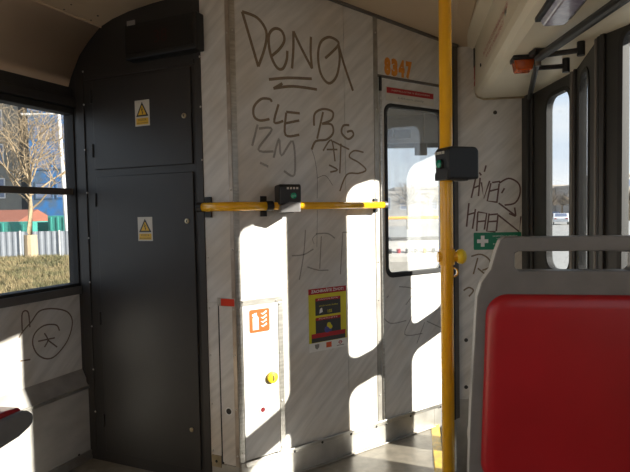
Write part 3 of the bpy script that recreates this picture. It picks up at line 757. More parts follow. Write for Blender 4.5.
# --- cover over the door mechanism
HC = FH.at(474, 80)[0]
pc = FH.p+FH.d*(HC)
FCV = Frame((pc.x, pc.y), (AX.y, -AX.x))        # x to the right, -y toward the camera along the tram
T = Thing('door_mechanism_cover', 'ivory moulded cover over the folding door mechanism', 'cover', FCV, (0, 0, zC))
prof = [(0, 2.06), (0, zC+.06), (.006, zC+.03), (.022, zC+.010), (.05, zC), (.40, zC), (.40, 2.06)]
T.part('housing', MB().prism(prof, -2.2, .02), 'cover', smooth=False)
T.part('ceiling_strip', MB().prism([(-.055, 2.045), (.0, 2.020), (.0, 2.09), (-.055, 2.09)], -2.2, .0), 'cover', .003)
T.part('ceiling_strip', MB().prism([(-.13, 2.062), (-.062, 2.05), (-.062, 2.1), (-.13, 2.1)], -2.2, .03), 'ceil', .003)
T.part('end_seal', MB().tube([(.002, .004, 2.0), (-.002, .004, zC+.05), (.012, .004, zC+.012), (.05, .004, zC-.004), (.38, .004, zC-.004)], .006, 6), 'brass')
# red printed warning, keyhole, pull tag
ti = text_obj('lettering', 'NOUZOVÉ OTEVÍRÁNÍ DVEŘÍ', .030, 'redprint', width=.62); ti.parent = T.o
FX = Frame(FCV.p, (-AX.x, -AX.y))               # plane of the cover's flank
def flank(px, py):
    r = ray(px, py); nrm = Vector((AX.y, -AX.x, 0)); t = (Vector(FCV.p)-CP).dot(nrm)/r.dot(nrm); p = CP+r*t
    return (p-FCV.p).dot(FCV.n), p.z
yy, zz = flank(494, 33)
Rm = Matrix(((0, 0, -1), (-1, 0, 0), (0, 1, 0))).to_4x4()
ti.matrix_local = Matrix.Translation((-.0012, yy, zz-zC)) @ Rm
t2 = text_obj('lettering', 'POUZE V NEBEZPEČÍ', .024, 'redprint', width=.46); t2.parent = T.o
t2.matrix_local = Matrix.Translation((-.0012, yy, zz-zC-.035)) @ Rm
def flank_disc(px, py, r, h, m, name):
    y_, z_ = flank(px, py); n = 14
    mbx = MB(); vs = [(-h*i, y_+math.cos(2*math.pi*k/n)*r, z_+math.sin(2*math.pi*k/n)*r) for i in (0, 1) for k in range(n)]
    mbx.add(vs, [(k, (k+1) % n, n+(k+1) % n, n+k) for k in range(n)]+[tuple(range(n, 2*n))])
    return T.part(name, mbx, m)
flank_disc(506, 12, .013, .003, 'steel_dull', 'lock_ring'); flank_disc(506, 12, .009, .0038, 'black', 'keyhole')
flank_disc(481, 65, .008, .004, 'darkscrew', 'screw')
y_, z_ = flank(474.5, 72)
T.part('strap', MB().box(-.006, -.001, -.045, -.030, zC+.16, zC+.26), 'black')
T.part('pull_tag', MB().prism([(-.05, zC+.16), (-.025, zC+.17), (-.022, zC+.06), (-.042, zC+.05)], 0, .001) if False else MB().box(-.0035, -.001, -.05, -.026, zC+.06, zC+.165), 'redprint', .0005)
T.part('tag_stripe', MB().box(-.0042, -.0035, -.048, -.028, zC+.085, zC+.095), 'white')

# amber buzzer lamp under the cover
p = on_z(523, 57, zC)
Fq = Frame((p.x, p.y), (AX.y, -AX.x))
T = Thing('indicator_lamp', 'amber door warning lamp on the underside of the cover', 'lamp', Fq, (0, 0, zC))
T.part('base', MB().box(-.044, .044, -.037, .037, zC-.018, zC), 'black', .003)
T.part('lens', MB().prism([(-.038, zC-.016), (-.030, zC-.058), (.030, zC-.058), (.038, zC-.016)], -.032, .032), 'amber', .005)
p = on_z(566, 0, zC)
Fq = Frame((p.x, p.y), (AX.y, -AX.x))
T = Thing('ceiling_light', 'violet grey entrance light with black rim under the cover', 'light', Fq, (0, 0, zC))
T.part('rim', MB().box(-.058, .05, -.13, .13, zC-.016, zC), 'black', .004)
T.part('lens', MB().prism([(-.046, zC-.016), (-.034, zC-.034), (.03, zC-.034), (.04, zC-.016)], -.118, .118), 'lamp_lens', .005)

# --- folding doors
zW1, zWb1, zWb0, zW0 = 1.70, .85, .74, .20
pts = [Vector((1.17, 2.83, 0)), Vector((1.17, 2.355, 0)), Vector((1.03, 1.90, 0)), Vector((1.17, 1.43, 0)), Vector((1.06, .84, 0))]
opens = [(.18, .43), (.10, .295), (.09, .375), (.38, .565)]
for i in range(3):
    d = pts[i+1]-pts[i]; Ld = d.length; fr = Frame(pts[i], d)
    T = Thing('door_%d' % (i+2), None, None, fr, (Ld/2, 0, -.33), kind='structure')
    o0, o1 = opens[i]; e0_, e1_ = .004, Ld-.004
    t0, t1 = -.011, .011
    zW1 = 1.745 if i == 2 else 1.70; rW = .05 if i == 2 else .07
    h1 = rrect(o0, o1, zWb1, zW1, rW, 8); h2 = rrect(o0, o1, zW0, zWb0, .06, 8)
    leaf = MB().plate_hole(e0_, e1_, .78, 1.80, h1, t0, t1).plate_hole(e0_, e1_, -.33, .78, h2, t0, t1)
    T.part('door_leaf', leaf, 'doorblack')
    for hh, nm in ((h1, (zWb1, zW1, rW)), (h2, (zW0, zWb0, .06))):
        z0_, z1_, rr = nm
        T.part('window_rubber', MB().ring(rrect(o0+.008, o1-.008, z0_+.008, z1_-.008, rr-.008, 8), rrect(o0-.012, o1+.012, z0_-.012, z1_+.012, rr+.012, 8), t0-.004, t1+.004), 'black_matte')
        T.part('pane', MB().box(o0+.004, o1-.004, -.002, .002, z0_+.004, z1_-.004) if False else MB().prism(rrect(o0+.004, o1-.004, z0_+.004, z1_-.004, rr-.004, 6), -.002, .002), 'glass')
    T.part('edge_rubber', MB().tube([(Ld-.004, -.006, -.33), (Ld-.004, -.006, 1.80)], .013, 8), 'black_matte')
    T.part('stile', MB().box(.006, .026, t0-.012, t0, -.3, 1.78), 'charcoal_edge', .004)
    T.part('stile', MB().box(Ld-.040, Ld-.018, t0-.010, t0, -.3, 1.78), 'trimdark', .004)
# fixed side window right behind the doorway
d = pts[4]-pts[3]; Ld = d.length; fr = Frame(pts[3], d)
hw_ = rrect(.205, .46, .80, 1.87, .06, 8)
wsd = struct('wall_right', MB().plate_hole(0, Ld, -.4, 2.1, hw_, -.018, .022), 'doorblack', fr)
T = Thing('window_3', None, None, fr, (.33, 0, .80), kind='structure')
T.part('window_frame', MB().ring(rrect(.213, .452, .808, 1.862, .052, 8), rrect(.193, .472, .788, 1.882, .072, 8), -.022, .026), 'black_matte')
T.part('pane', MB().prism(rrect(.209, .456, .804, 1.866, .056, 6), -.002, .002), 'glass')
# door post at the front wall
struct('trim_1', MB().box(1.135, 1.26, 2.835, 2.95, -.4, 2.0), 'doorblack', bevel=.006)
struct('trim_2', MB().box(1.19, 1.30, .8, 3.0, 1.805, 2.1), 'doorblack')
struct('trim_3', MB().box(1.02, 1.30, .78, .84, -.4, 2.1), 'doorblack')
# linkage of the door drive: a thing with bars
zb = zC-.03
b_end = on_z(538, 58, zb); b_near = on_z(640, -13, zb); b_far = on_z(529.5, 98, zb)
T = Thing('door_linkage', 'black door drive bar with two arms under the ivory cover', 'linkage', WORLD, (b_end.x, b_end.y, zb))
T.part('drive_bar', MB().tube([b_end, b_near], .017, 10), 'black')
T.part('rear_rod', MB().tube([b_end, b_far], .012, 10), 'black')
am = on_z(581, 50, zb); an = on_z(566, 66, zb)
T.part('arm', MB().tube([b_end+(b_near-b_end)*.05, am], .010, 8).tube([am+Vector((0, 0, -.02)), am+Vector((0, 0, .03))], .014, 10), 'black')
T.part('arm', MB().tube([b_end+(b_far-b_end)*.2, an], .010, 8).tube([an+Vector((0, 0, -.025)), an+Vector((0, 0, .03))], .014, 10), 'black')
T.part('bolt', MB().tube([b_end+Vector((0, 0, -.03)), b_end+Vector((0, 0, .03))], .012, 8), 'trimdark')
T.part('mounting_block', MB().box(b_end.x-.025, b_end.x+.025, b_end.y-.03, b_end.y+.03, zb+.012, zC), 'black', .003)

# --- horizontal hand rail along the wall
off = -.060
zr = FP.at(330, 205.5, off)[1]
A_ = w3(FC, FC.at(203, 205, off)[0]-.004, off, zr)
Bc = w3(FC, sK, off, zr)
Cn = FP.p + FP.d*(-.0) + FP.n*off; Cn.z = zr
E_ = w3(FP, FP.at(384, 206, off)[0], off, zr)
# smooth bend: intersection of the two offset lines
def isect(p, d, q, e):
    t = ((q.x-p.x)*e.y-(q.y-p.y)*e.x)/(d.x*e.y-d.y*e.x); return p+d*t
Ix = isect(A_, FC.d, E_, FP.d); Ix.z = zr
path = [A_, Ix-FC.d*.05]
for k in range(1, 7):
    t = k/7; path.append((Ix-FC.d*.05)*(1-t)**2+Ix*2*t*(1-t)+(Ix+FP.d*.05)*t*t)
path += [Ix+FP.d*.05]
sl_ = FP.at(269, 205, off)[0]; SL = w3(FP, sl_, off, zr)
T = Thing('handrail', 'yellow horizontal handrail with black brackets along the marble wall', 'handrail', WORLD, (SL.x, SL.y, zr))
T.part('tube', MB().tube(path+[SL], .0185, 16), 'yellow', smooth=True)
T.part('tube', MB().tube([SL, E_], .0160, 16), 'yellow', smooth=True)
T.part('sleeve', MB().tube([SL-FP.d*.016, SL+FP.d*.014], .0215, 16), 'black')
T.part('end_cap', MB().tube([A_-FC.d*.022, A_+FC.d*.004], .020, 14), 'black')
T.part('end_cap', MB().tube([E_-FP.d*.004, E_+FP.d*.012], .0175, 14), 'trimdark')
def bracket(fr, px_, w_, h_):
    s = fr.at(px_, 206, -.007)[0]
    b = T.part('bracket', MB().add(*boxv(fr, s-w_/2, s+w_/2, -.012, -.002, zr-h_/2, zr+h_/2)), 'black')
    T.part('bracket_arm', MB().add(*boxv(fr, s-w_*.3, s+w_*.3, off, -.010, zr-.010, zr+.010)), 'black', parent=b)
def boxv(fr, x0, x1, y0, y1, z0, z1):
    m = MB().box(x0, x1, y0, y1, z0, z1); return [tuple(fr.m @ Vector(v)) for v in m.v], m.f
bracket(FC, 208.5, .03, .085); bracket(FP, 263.5, .026, .085); bracket(FP, 375.5, .022, .065)

# ticket validator on the rail
vs0, vs1 = FP.at(284, 195, off-.05)[0], FP.at(299.5, 195, off-.05)[0]
vc = FP.at(291, 195, off-.03)[0]; z1v = FP.at(290, 184, off-.05)[1]; z0v = FP.at(290, 208.5, off-.05)[1]
Vd = Vector((.95, .15, 0))                      # turned a little to the aisle
o3 = w3(FP, vc, off, 0)
FV = Frame((o3.x, o3.y), (.97, .24))
def validator(FV, label, z0, z1, w, d0, d1, btn, clamp, low=.30, group='ticket validators'):
    T = Thing('ticket_validator', label, 'validator', FV, (0, 0, z0), group=group)
    h = z1-z0
    side = [(d1, z0+h*low), (d0, z0+h*low), (d0-.004, z1-.010), (d0+.006, z1), (d1-.01, z1), (d1, z1-.01)]
    mbx = MB(); n = len(side)
    v = [(-w/2, y, z) for y, z in side]+[(w/2, y, z) for y, z in side]
    mbx.add(v, [tuple(range(n)), tuple(range(2*n-1, n-1, -1))]+[(i, (i+1) % n, (i+1) % n+n, i+n) for i in range(n)])
    hs = T.part('housing', mbx, 'black', .006)
    T.part('ticket_mouth', MB().prism([(-w*.46, z0+h*.04), (w*.46, z0+h*.04), (w*.46, z0+h*.36), (-w*.02, z0+h*.40), (-w*.46, z0+h*.26)], d0-.006, d1*.4), clamp, .004)
    T.part('button_ring', MB().disc(btn[0], z0+h*btn[1], .0145, d0-.008, d0, 20), 'black_matte')
    T.part('button', MB().disc(btn[0], z0+h*btn[1], .0125, d0-.011, d0-.008, 20, .003), 'emerald')
    for k in range(4):
        x = btn[0]-.026+.013*k
        T.part('marking', MB().box(x, x+.008, d0-.0062, d0-.002, z1-.021, z1-.013), 'offwhite')
    T.part('clamp', MB().box(-w*.3, w*.3, -.014, .03, z0+h*.02, z0+h*.3), 'black', .004)
    return T
validator(FV, 'black ticket validator with green button on the horizontal rail', zr-.032, zr+.088, .092, -.062, .052, (.012, .60), 'seatgrey')

# --- vertical pole with validator and stop button
PZ = CP + ray(447.2, 300)*(1.62/ray(447.2, 300).y)
PX, PY = PZ.x, PZ.y
T = Thing('grab_pole', 'vertical yellow grab pole standing between the seat and the cab door', 'pole', WORLD, (PX, PY, 0))
T.part('tube', MB().tube([(PX, PY, 0.0), (PX, PY, 1.1), (PX, PY, 2.2)], .0195, 20), 'yellow', smooth=True)
T.part('floor_flange', MB().tube([(PX, PY, 0), (PX, PY, .012)], .045, 20), 'steel_dull')
kz = (CP+ray(461, 256.5)*(PY/ray(461, 256.5).y)).z
T.part('button_clamp', MB().tube([(PX-.028, PY, kz), (PX+.030, PY, kz)], .016, 12).tube([(PX, PY, kz-.024), (PX, PY, kz+.024)], .0235, 16), 'yellow')
T.part('stop_button', MB().tube([(PX+.028, PY, kz), (PX+.034, PY, kz), (PX+.046, PY, kz), (PX+.056, PY, kz), (PX+.060, PY, kz)], [.014, .021, .024, .017, .006], 16), 'yellowbright', smooth=True)
T.part('button_clip', MB().ring(rrect(PX+.006, PX+.030, kz-.060, kz-.036, .012, 4), rrect(PX+.002, PX+.034, kz-.064, kz-.032, .016, 4), PY-.006, PY+.006), 'yellow')
zp1 = (CP+ray(457, 148)*(PY/ray(457, 148).y)).z; zp0 = (CP+ray(457, 182)*(PY/ray(457, 182).y)).z
# its front turned toward the left: local -y points to the cab wall side
FV2 = Frame((PX+.028, PY-.01), (.35, -.94))
validator(FV2, 'black ticket validator clamped to the vertical yellow pole', zp0, zp1, .072, -.050, .056, (-.004, .52), 'black', .06)

# --- seats
def seat(fr, label, z_top, grp='passenger seats'):
    """backrest seen from behind, seat faces +y of the frame"""
    T = Thing('passenger_seat', label, 'seat', fr, (0, 0, 0), group=grp)
    W2 = .215
    H0, zs_ = z_top-.62, z_top
    def lean(z): return (z_top-z)*.10           # top leans back toward -y
    # outline of the shell (x, z) with shoulders and a grip opening
    left = [(-.226, zs_-.66), (-.221, zs_-.42), (-.208, zs_-.14), (-.198, zs_-.105), (-.178, zs_-.075), (-.166, zs_-.03), (-.158, zs_-.008), (-.148, zs_)]
    out = left + [(-x, z) for x, z in reversed(left)]
    hole = [(-.122, zs_-.075), (-.126, zs_-.055), (-.126, zs_-.038), (-.118, zs_-.033), (.118, zs_-.033), (.126, zs_-.038), (.126, zs_-.055), (.122, zs_-.075)]
    # top half as strips: left post, right post, top bar, lower field
    mbx = MB(); yA, yB = -.022, .022
    def blk(poly):
        n = len(poly); v = [(x, lean(z)+yA, z) for x, z in poly]+[(x, lean(z)+yB, z) for x, z in poly]
        tr = tessellate_polygon([[Vector((x, z, 0)) for x, z in poly]])
        mbx.add(v, [tuple(t) for t in tr]+[tuple(i+n for i in reversed(t)) for t in tr]+[(i, (i+1) % n, (i+1) % n+n, i+n) for i in range(n)])
    ring_out = out; 
    # one outline with a keyhole cut, so that the surface stays continuous
    hc = [(-.118, zs_-.078)] + hole[1:-1] + [(.118, zs_-.078)]
    polyL = out[:8] + [(0, zs_), (0, zs_-.033)] + [(-.118, zs_-.033), (-.126, zs_-.038), (-.126, zs_-.070), (-.118, zs_-.078), (0, zs_-.078), (0, zs_-.66)]
    blk(polyL); blk([(-x, z) for x, z in reversed(polyL)])
    sh = T.part('shell', mbx, 'seatgrey', .008, seg=3)
    wd = sh.modifiers.new('weld', 'WELD'); wd.merge_threshold = .0005
    sh.modifiers.move(1, 0)
    # raised rim around the pad
    def loopy(mb_, loop, loop2, y0, y1):
        n = len(loop); v = []
        for lp, y in ((loop, y0), (loop2, y1)): v += [(x, lean(z)+y, z) for x, z in lp]
        mb_.add(v, [(i, (i+1) % n, n+(i+1) % n, n+i) for i in range(n)]); return n
    pz1 = zs_-.132; pz0 = zs_-.60
    def padloop(g, r): 
        L_ = rrect(-.198+g, .198-g, pz0+g, pz1-g, r, 8)
        return [(x*(1-.05*max(0, (z-pz0)/(pz1-pz0))), z) for x, z in L_]
    pad = MB(); L0, L1, L2, L3 = padloop(0, .05), padloop(.003, .05), padloop(.012, .045), padloop(.03, .035)
    ys = (-.020, -.031, -.037, -.040); n = len(L0); v = []
    for lp, y in zip((L0, L1, L2, L3), ys): v += [(x, lean(z)+y, z) for x, z in lp]
    f = []
    for q_ in range(3): f += [(q_*n+i, q_*n+(i+1) % n, (q_+1)*n+(i+1) % n, (q_+1)*n+i) for i in range(n)]
    f.append(tuple(3*n+i for i in range(n)))
    pad.add(v, f); T.part('back_pad', pad, 'red', smooth=True)
    front = MB(); v = []
    for lp, y in zip((L0, L2, L3), (.020, .034, .040)): v += [(x, lean(z)+y, z) for x, z in lp]
    f = []
    for q_ in range(2): f += [(q_*n+i, q_*n+(i+1) % n, (q_+1)*n+(i+1) % n, (q_+1)*n+i) for i in range(n)]
    f.append(tuple(2*n+i for i in range(n)))
    front.add(v, f); T.part('front_pad', front, 'red', smooth=True)
    zp = z_top-.62
    pan = MB()
    prof_ = [(.02, zp-.05), (.02, zp+.02), (.12, zp+.012), (.34, zp+.012), (.42, zp+.008), (.448, zp-.002), (.464, zp-.016), (.470, zp-.032), (.464, zp-.048), (.448, zp-.060), (.40, zp-.072), (.12, zp-.085)]
    v = [(-.185, y, z) for y, z in prof_]+[(.185, y, z) for y, z in prof_]; n = len(prof_)
    pan.add(v, [tuple(range(n)), tuple(range(2*n-1, n-1, -1))]+[(i, (i+1) % n, (i+1) % n+n, i+n) for i in range(n)])
    T.part('seat_pan', pan, 'seatgrey', .012, seg=3, smooth=False)
    cu = MB(); prof_ = [(.07, zp+.010), (.07, zp+.035), (.13, zp+.030), (.36, zp+.028), (.42, zp+.018), (.435, zp+.004)]
    v = [(-.168, y, z) for y, z in prof_]+[(.168, y, z) for y, z in prof_]; n = len(prof_)
    cu.add(v, [tuple(range(n)), tuple(range(2*n-1, n-1, -1))]+[(i, (i+1) % n, (i+1) % n+n, i+n) for i in range(n)])
    T.part('seat_cushion', cu, 'red', .010, seg=3)
    T.part('pedestal', MB().tube([(0, .30, 0), (0, .30, zp-.07)], .075, 18), 'seatgrey')
    T.part('pedestal_cap', MB().tube([(0, .30, zp-.095), (0, .30, zp-.072)], .085, 18), 'black')
    T.part('base_plate', MB().tube([(0, .30, 0), (0, .30, .02)], .12, 20), 'seatgrey')
    return T
sd = 1.05; SC = .875
sc = CP + ray(571.5, 300)*(sd/ray(571.5, 300).y)
zt_ = (CP+ray(571, 236)*(sd/ray(571, 236).y)).z
FS1 = Frame((sc.x, sc.y), (AX.y, -AX.x))
T = seat(FS1, 'grey framed seat back with glossy red panel in the right foreground', zt_/SC); T.o.scale = (SC, SC, SC)
# seat by the left window: only the front of its pan is in view
pz = .50
tip = on_z(33, 414, pz-.022)
FS2 = Frame((tip.x-AX.x*.47-AX.y*.178, tip.y-AX.y*.47+AX.x*.178), (AX.y, -AX.x))
seat(FS2, 'red cushioned grey seat by the left window with only its front edge showing', pz+.62-.0)

# --- driver's cab beyond the partition
CAX = Vector((.16, .987, 0))
cl = C0 + FL.d*1.75; cr_ = Vector((1.22, 4.1, 0))
FW_ = Frame(cl, cr_-cl); cw = (cr_-cl).length
mb = MB().box(-.1, cw+.1, 0, .05, -.1, .93).box(-.1, cw+.1, 0, .05, 1.66, 2.1).box(-.1, .06, 0, .05, .93, 1.66).box(cw-.06, cw+.1, 0, .05, .93, 1.66)
wc = struct('wall_cab_front', mb, 'cabgrey', FW_)
T = Thing('window_2', None, None, FW_, (cw/2, 0, .93), kind='structure')
T.part('window_frame', MB().ring(rrect(.08, cw-.08, .95, 1.64, .06), rrect(.05, cw-.05, .92, 1.67, .08), -.01, .055), 'black_matte')
T.part('pane', MB().box(.06, cw-.06, .02, .024, .93, 1.66), 'glass')
struct('floor_cab', MB().prismz([(C0.x, C0.y), (K.x, K.y+.06), (.75, 3.0), (1.3, 3.02), (cr_.x, cr_.y), (cl.x, cl.y)], -.06, -.004), 'floor')
struct('ceiling_cab', MB().prismz([(C0.x-.1, C0.y+.06), (K.x, K.y+.07), (.78, 3.02), (1.4, 3.02), (cr_.x+.2, cr_.y+.1), (cl.x-.1, cl.y+.1)], 2.0, 2.03), 'cabgrey')
FCs = Frame(C0, FL.d)
struct('wall_cab_left', MB().box(.36, 1.75, .02, .07, -.1, .85).box(.36, 1.75, .02, .07, 1.66, 2.05).box(.36, .5, .02, .07, .85, 1.66).box(1.6, 1.75, .02, .07, .85, 1.66), 'cabgrey', FCs)
struct('wall_cab_right', MB().box(1.20, 1.25, 2.96, 4.15, -.1, .9).box(1.20, 1.25, 2.96, 4.15, 1.66, 2.05).box(1.20, 1.25, 2.96, 3.1, .9, 1.66), 'cabgrey')
T = Thing('driver_desk', 'pale control desk with a row of buttons behind the cab door glass', 'desk', FW_, (cw/2, -.2, 0))
prof_ = [(-.42, 0), (-.42, .80), (-.40, .83), (-.16, .92), (0, .925), (0, 0)]
n = len(prof_); v = [(.15, y, z) for y, z in prof_]+[(cw-.1, y, z) for y, z in prof_]
T.part('desk_body', MB().add(v, [tuple(range(n)), tuple(range(2*n-1, n-1, -1))]+[(i, (i+1) % n, (i+1) % n+n, i+n) for i in range(n)]), 'desk', .006)
for i in range(12):
    x = .78+i*.062; y = -.33+.004*(i % 2); z = .83+(.40-.33)*.375+.004
    T.part('button', MB().tube([(x, y, z-.01), (x, y-.006, z+.022)], .014, 10), ('black', 'warnyellow', 'black', 'redprint', 'posterdark')[i % 5])
va0, va1, vz0, vz1 = FW_.rect(383, 130, 393, 138.5, -.06); vb0, vb1, _, _ = FW_.rect(394.5, 129.5, 411, 138, -.06)
T = Thing('sun_visor', 'dark sun visor panel left of two above the windscreen', 'visor', FW_, ((va0+va1)/2, -.05, vz0), group='sun visors')
T.part('blade', MB().box(va0, va1, -.06, -.045, vz0, vz1), 'black', .004)
T.part('pivot', MB().tube([(va0, -.05, vz1+.005), (va1, -.05, vz1+.005)], .006, 8), 'steel_dull')
T = Thing('sun_visor', 'dark sun visor panel right of two above the windscreen', 'visor', FW_, ((vb0+vb1)/2, -.05, vz0), group='sun visors')
T.part('blade', MB().box(vb0, vb1, -.06, -.045, vz0, vz1), 'black', .004)
T.part('pivot', MB().tube([(vb0, -.05, vz1+.005), (vb1, -.05, vz1+.005)], .006, 8), 'steel_dull')
single('cab_rail', MB().tube([(.1, -.05, 1.10), (cw-.1, -.05, 1.10)], .012, 10), 'yellow', 'thin yellow rail across the windscreen inside the cab', 'rail', FW_, (cw/2, -.05, 1.10))
mx_, mz_ = FW_.at(424, 150, -.25); mz1_ = FW_.at(424, 121, -.25)[1]
T = Thing('interior_mirror', 'small dark mirror on a thin rod in the driver cab', 'mirror', FW_, (mx_, -.25, mz_))
T.part('rod', MB().tube([(mx_, -.25, 2.0), (mx_, -.25, mz_)], .007, 8), 'steel_dull')
T.part('glass', MB().box(mx_-.07, mx_+.02, -.27, -.25, mz_-.04, mz_+.05), 'trimdark', .006)

# ------------------------------------------------------------------ outside
GZ = -.9
struct('ground', MB().box(-300, 300, -200, 500, GZ-.1, GZ), 'asphalt')
# grass verge left with a mound
def hgt(x, y):
    cx, cy = -11.6, 20.0
    d = ((x-cx)/6.5)**2+((y-cy)/4.5)**2
    return GZ + .03 + .42*math.exp(-d*1.2) + .07*math.sin(x*1.7+y*.6)*math.sin(y*1.3) + .04*math.sin(x*4.1)*math.sin(y*3.7+1)
mb = MB(); nx, ny = 60, 50; X0, X1, Y0, Y1 = -30, -2.5, 9, 40
for j in range(ny+1):
    for i in range(nx+1):
        x = X0+(X1-X0)*i/nx; y = Y0+(Y1-Y0)*j/ny; mb.v.append((x, y, hgt(x, y)))
for j in range(ny):
    for i in range(nx):
        a = j*(nx+1)+i; mb.f.append((a, a+1, a+nx+2, a+nx+1))
struct('ground_verge', mb, 'soil', smooth=True)
mb = MB()
for _ in range(22000):
    y = random.uniform(12, 25); k = random.uniform(-.68, -.42); x = k*y
    z = hgt(x, y); h = random.uniform(.05, .20); a = random.uniform(0, 6.28); w_ = random.uniform(.008, .02)
    lx, ly = random.gauss(0, .09), random.gauss(0, .09)
    mb.add([(x-math.cos(a)*w_, y-math.sin(a)*w_, z-.02), (x+math.cos(a)*w_, y+math.sin(a)*w_, z-.02), (x+lx, y+ly, z+h)], [(0, 1, 2)])
single('grass', mb, 'grass', 'dry yellow green grass covering the mound outside the left window', 'grass', kind='stuff')
# fence
FF = Frame((-19.0, 25.8), (1, -.10))
mbp = None
T0 = Thing('site_fence', 'pale metal sheet fence behind the mound outside the left window', 'fence', FF, (6, 0, GZ))
for i in range(7):
    x0 = 1.0+i*1.98
    mb = MB(); n = 24; v = []
    for k in range(n+1):
        x = x0+1.92*k/n; y = .010*(1 if (k//2) % 2 else -1)
        v += [(x, y, GZ+.05), (x, y, GZ+1.42)]
    mb.add(v, [(2*k, 2*k+2, 2*k+3, 2*k+1) for k in range(n)]); mb.add([(a, b+.05, c) for a, b, c in v], [(2*k, 2*k+1, 2*k+3, 2*k+2) for k in range(n)])
    T0.part('sheet', mb, 'fence')
    T0.part('post', MB().box(x0-.045, x0+.005, -.04, .02, GZ, GZ+1.46), 'postwhite')
# container behind the fence
Fg = Frame((-21.8, 31.0), (1, -.1))
T = Thing('site_container', 'teal site container with ribbed sides behind the pale fence', 'container', Fg, (3, 1.2, GZ))
T.part('body', MB().box(0.5, 5.6, 0, 2.4, GZ, GZ+1.86), 'teal', .02)
T.part('door', MB().box(4.2, 5.1, -.03, 0, GZ+.1, GZ+1.7), 'teal', .01)
for i in range(9): T.part('rib', MB().box(.7+i*.38, .8+i*.38, -.04, 0, GZ+.1, GZ+1.8), 'teal')
Fg = Frame((-15.4, 30.6), (1, -.1))
T = Thing('site_container', 'lighter teal container with open lid right behind the fence', 'container', Fg, (1, 1, GZ))
T.part('body', MB().box(0, 3.4, 0, 2.2, GZ, GZ+2.17), 'teal', .02)
for i in range(8): T.part('rib', MB().box(.15+i*.4, .25+i*.4, -.04, 0, GZ+.1, GZ+2.1), 'teal')
T = Thing('garden_shed', 'low shed with red brown tiled roof behind the teal container', 'shed', Frame((-27, 38), (1, -.1)), (3, 2, GZ))
T.part('wall', MB().box(0, 6, 0, 4, GZ, GZ+1.8), 'render')
T.part('roof', MB().add([(-.3, -.4, GZ+1.8), (6.3, -.4, GZ+1.8), (6.3, 2, GZ+2.7), (-.3, 2, GZ+2.7), (-.3, 4.4, GZ+1.8), (6.3, 4.4, GZ+1.8)], [(0, 1, 2, 3), (3, 2, 5, 4), (0, 3, 4), (1, 5, 2), (0, 4, 5, 1)]), 'roofred')
# apartment block and blue clad block
def block(name, label, fr, x0, x1, dep, h, m, wins, mw='wglass', mf='postwhite'):
    T = Thing(name, label, 'building', fr, ((x0+x1)/2, dep/2, GZ))
    T.part('wall', MB().box(x0, x1, 0, dep, GZ, GZ+h), m)
    for (a, b, c, d_) in wins:
        f_ = T.part('window', MB().ring(rrect(a, b, c, d_, .02, 1), rrect(a-.12, b+.12, c-.12, d_+.12, .02, 1), -.06, .02), mf)
        T.part('pane', MB().box(a, b, -.02, .02, c, d_), mw, parent=f_)
    T.part('parapet', MB().box(x0-.15, x1+.15, -.2, dep+.1, GZ+h, GZ+h+.4), m)
    return T
Fb = Frame((-42, 52), (1, -.12))
block('apartment_block', 'beige rendered apartment block behind the bare tree', Fb, -8, 14.4, 12, 24, 'render',
      [(x, x+1.3, z, z+1.7) for z in (3.2, 6.4, 9.6, 12.8) for x in (5.0, 8.2, 11.4)])
Fb = Frame((-25.6, 48), (1, -.12))
block('blue_clad_block', 'blue clad office block right of the beige block behind the tree', Fb, 0, 9, 9, 24, 'bluepanel',
      [(x, x+1.5, z, z+1.3) for z in (3, 5.6, 8.2, 10.8, 13.4, 16) for x in (.6, 2.6, 4.6, 6.6)], mf='bluepanel')
# lamp mast with arm
p = CP + ray(67, 232)*(29/ray(67, 232).y); q_ = CP+ray(58.5, 112)*(29/ray(58.5, 112).y)
T = Thing('lamp_mast', 'white lamp mast with a horizontal arm outside the left window', 'lamp post', WORLD, (p.x, p.y, GZ))
T.part('mast', MB().tube([(p.x+(p.x-q_.x)*.25, p.y, GZ), (q_.x, p.y, q_.z)], [.12, .095], 10), 'postwhite')
T.part('arm', MB().tube([(q_.x, p.y, q_.z-.1), (q_.x-1.6, p.y, q_.z-.1)], .05, 8), 'postwhite')
T.part('lamp_head', MB().box(q_.x-2.0, q_.x-1.5, p.y-.12, p.y+.12, q_.z-.16, q_.z-.04), 'postwhite', .02)
# bare tree
tp_ = CP + ray(31.5, 262)*(22.3/ray(31.5, 262).y)
T = Thing('bare_tree', 'leafless tan tree with wrapped trunk in front of the fence', 'tree', WORLD, (tp_.x, tp_.y, hgt(tp_.x, tp_.y)))
gz0 = hgt(tp_.x, tp_.y)-.1
rnd = random.Random(4)
trunk = [Vector((tp_.x, tp_.y, gz0)), Vector((tp_.x-.02, tp_.y, gz0+1.2)), Vector((tp_.x+.06, tp_.y, gz0+2.2)), Vector((tp_.x+.02, tp_.y+.05, gz0+3.2))]
T.part('trunk', MB().tube(trunk, [.13, .105, .09, .07], 10), 'bark', smooth=True)
br = MB()
def grow(p, d, r, ln, lev):
    pts_ = [p]; q = p.copy(); dd = d.copy()
    for k in range(4):
        dd = (dd + Vector((rnd.gauss(0, .13), rnd.gauss(0, .13), rnd.gauss(.03, .09)))).normalized(); q = q+dd*ln/4; pts_.append(q)
        if lev < 4 and k > 0:
            for _ in range(2 if lev < 3 else 1):
                sd_ = Vector((rnd.gauss(0, 1), rnd.gauss(0, 1), rnd.gauss(.1, .5))).normalized()
                grow(q, (dd*.75+sd_*.75).normalized(), r*(.55-.04*k), ln*rnd.uniform(.5, .72), lev+1)
    br.tube(pts_, [r*(1-.18*k) for k in range(5)], 4 if lev > 1 else 6, cap=False)
